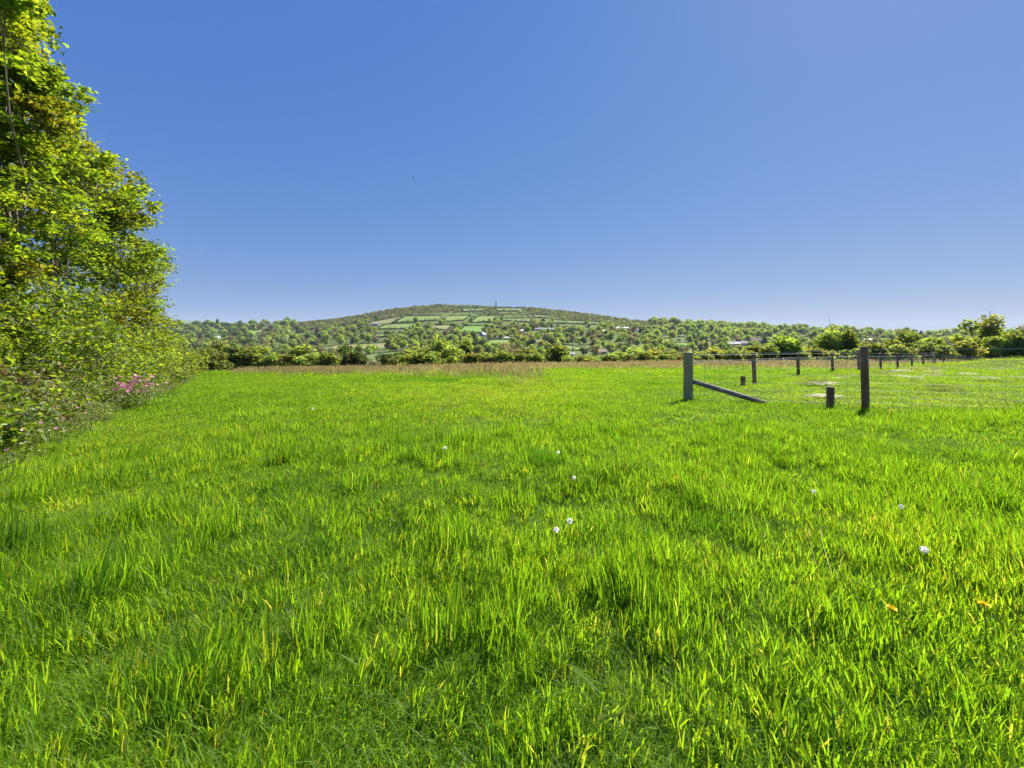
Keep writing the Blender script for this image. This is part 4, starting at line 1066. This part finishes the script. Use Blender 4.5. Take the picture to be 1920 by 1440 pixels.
# ------------------------------------------------------------------ dandelions
clock_m = leaf_mat('seed_down', (.92, .90, .86), (.92, .90, .86), .75, .0, .5, .0)
yel_m = leaf_mat('dandelion_petal', (.85, .70, .02), (.80, .65, .02), .3, .02, .5, .0)
def dandelion(x, y, kind, lb, size=.022, hh=.17):
    X, Y, Z = px_near(x, y, hh)
    e = empty('dandelion_clock' if kind == 'clock' else 'dandelion', (X, Y, Z), lb, 'dandelion', 'dandelion clocks in the grass' if kind == 'clock' else 'yellow dandelions in the grass')
    b = MB(); tube(b, [(.02, .01, -.02), (.006, 0, hh * .5), (0, 0, hh)], [.0028, .0025, .0022], 5, (1.3, 1, 1)); link('stem', b.mesh('stem', [M['verge']]), e)
    if kind == 'clock':
        mb = MB(); n = 75
        d = rl.normal(size=(n, 3)); d /= np.linalg.norm(d, axis=1)[:, None]
        c = d * size * rl.uniform(.75, 1.05, n)[:, None] + np.array([0, 0, hh])
        M_ = quat_rot(n, rl)
        for k in range(n):
            u = np.cross(d[k], M_[k][:, 0]); u /= np.linalg.norm(u); w = np.cross(d[k], u); q = size * .34
            mb.add([c[k] + u * q, c[k] + w * q, c[k] - u * q, c[k] - w * q], [(0, 1, 2, 3)])
        link('seed_head', mb.mesh('seed_head', [clock_m]), e)
        mb = MB(); tube(mb, [(0, 0, hh - .006), (0, 0, hh), (0, 0, hh + .006)], [.003, .006, .003], 7); link('core', mb.mesh('core', [M['twig']]), e)
    else:
        mb = MB()
        for k in range(46):
            a = rl.uniform(0, 6.283); el = rl.uniform(.1, 1.1); d = np.array([math.cos(a) * math.cos(el), math.sin(a) * math.cos(el), math.sin(el)]); w = np.array([-math.sin(a), math.cos(a), 0]) * .0025
            p0 = np.array([0, 0, hh]); p1 = p0 + d * size * rl.uniform(.8, 1.1); mb.add([p0 - w, p0 + w, p1 + w, p1 - w], [(0, 1, 2, 3)])
        link('petals', mb.mesh('petals', [yel_m]), e)
for (x, y, lb, s) in [(1068, 977, 'round white dandelion clock, upper of the close pair in mid field', .027), (1043, 994, 'half blown dandelion clock, lower of the close pair in mid field', .025), (834, 840, 'white dandelion clock behind the dark grass tuft', .028), (1076, 896, 'white dandelion clock above the close pair', .024),
                     (1526, 921, 'white dandelion clock below the reddish near post', .022), (1690, 950, 'small white dandelion clock right of the one below the post', .022), (1733, 1031, 'largest white dandelion clock in the lower right grass', .026), (587, 766, 'far white dandelion clock in the left half of the field', .03), (1047, 848, 'tiny white dandelion clock beyond the others', .022)]:
    dandelion(x, y, 'clock', lb, s * .66)
for (x, y, lb, s) in [(985, 884, 'yellow dandelion left of the upper white clock', .02), (1268, 897, 'yellow dandelion in the open grass right of centre', .02), (1672, 1143, 'yellow dandelion on a bent stem in the lower right', .02), (1845, 1135, 'orange yellow dandelion nearest the right edge', .02), (1672, 770, 'yellow dandelion beside the reddish near post', .035)]:
    dandelion(x, y, 'yellow', lb, s)

# ------------------------------------------------------------------ a bird high over the field
bird_m = noise_mat('bird_feathers', (.05, .045, .04), (.10, .09, .08), 20, .8, bump=0)
Yb_ = 55.; e = empty('bird', (at(775, Yb_), Yb_, zat(334, Yb_)), 'small dark bird flying high in the blue sky', 'bird')
mb = MB(); tube(mb, [(-.13, 0, .01), (-.09, 0, .015), (0, 0, 0), (.07, 0, .01), (.10, 0, .02), (.125, 0, .015)], [.012, .026, .04, .03, .022, .004], 8); link('body', mb.mesh('body', [bird_m], True), e)
for s in (-1, 1):
    mb = MB(); v = [(.05, s * .03, .02), (-.05, s * .03, .02), (-.03, s * .15, .07), (.04, s * .15, .08), (-.05, s * .28, .05)]
    v2 = [(a, b, c + .008) for a, b, c in v]
    mb.add(v + v2, [(0, 1, 2, 3), (3, 2, 4), (8, 7, 6, 5), (9, 7, 8), (0, 3, 8, 5), (3, 4, 9, 8), (4, 2, 7, 9), (2, 1, 6, 7)]); link('wing', mb.mesh('wing', [bird_m]), e)
mb = MB(); v = [(-.12, -.012, .012), (-.12, .012, .012), (-.21, .035, .012), (-.21, -.035, .012)]; mb.add(v + [(a, b, c + .006) for a, b, c in v], [(0, 1, 2, 3), (7, 6, 5, 4), (0, 3, 7, 4), (1, 2, 6, 5), (2, 3, 7, 6)]); link('tail', mb.mesh('tail', [bird_m]), e)
e.rotation_euler = (0, 0, .5)

# ------------------------------------------------------------------ haze
zmin = float(GZ.min()) - 2; zmax = float(max(GZ.max() + 6, 118))
xm = float(np.abs(GX).max()) + 50
mb = MB(); box(mb, (0, (ys[0] + ys[-1]) / 2, (zmin + zmax) / 2), (2 * xm, ys[-1] - ys[0] + 100, zmax - zmin))
hm, nt, out = mat_new('haze_air')
vol = N(nt, 'ShaderNodeVolumePrincipled', i_Density=.00006); vol.inputs['Color'].default_value = (.72, .84, 1.0, 1); vol.inputs['Anisotropy'].default_value = 0.
nt.links.new(vol.outputs[0], out.inputs['Volume'])
tag(link('haze', mb.mesh('haze', [hm])), kind='stuff')
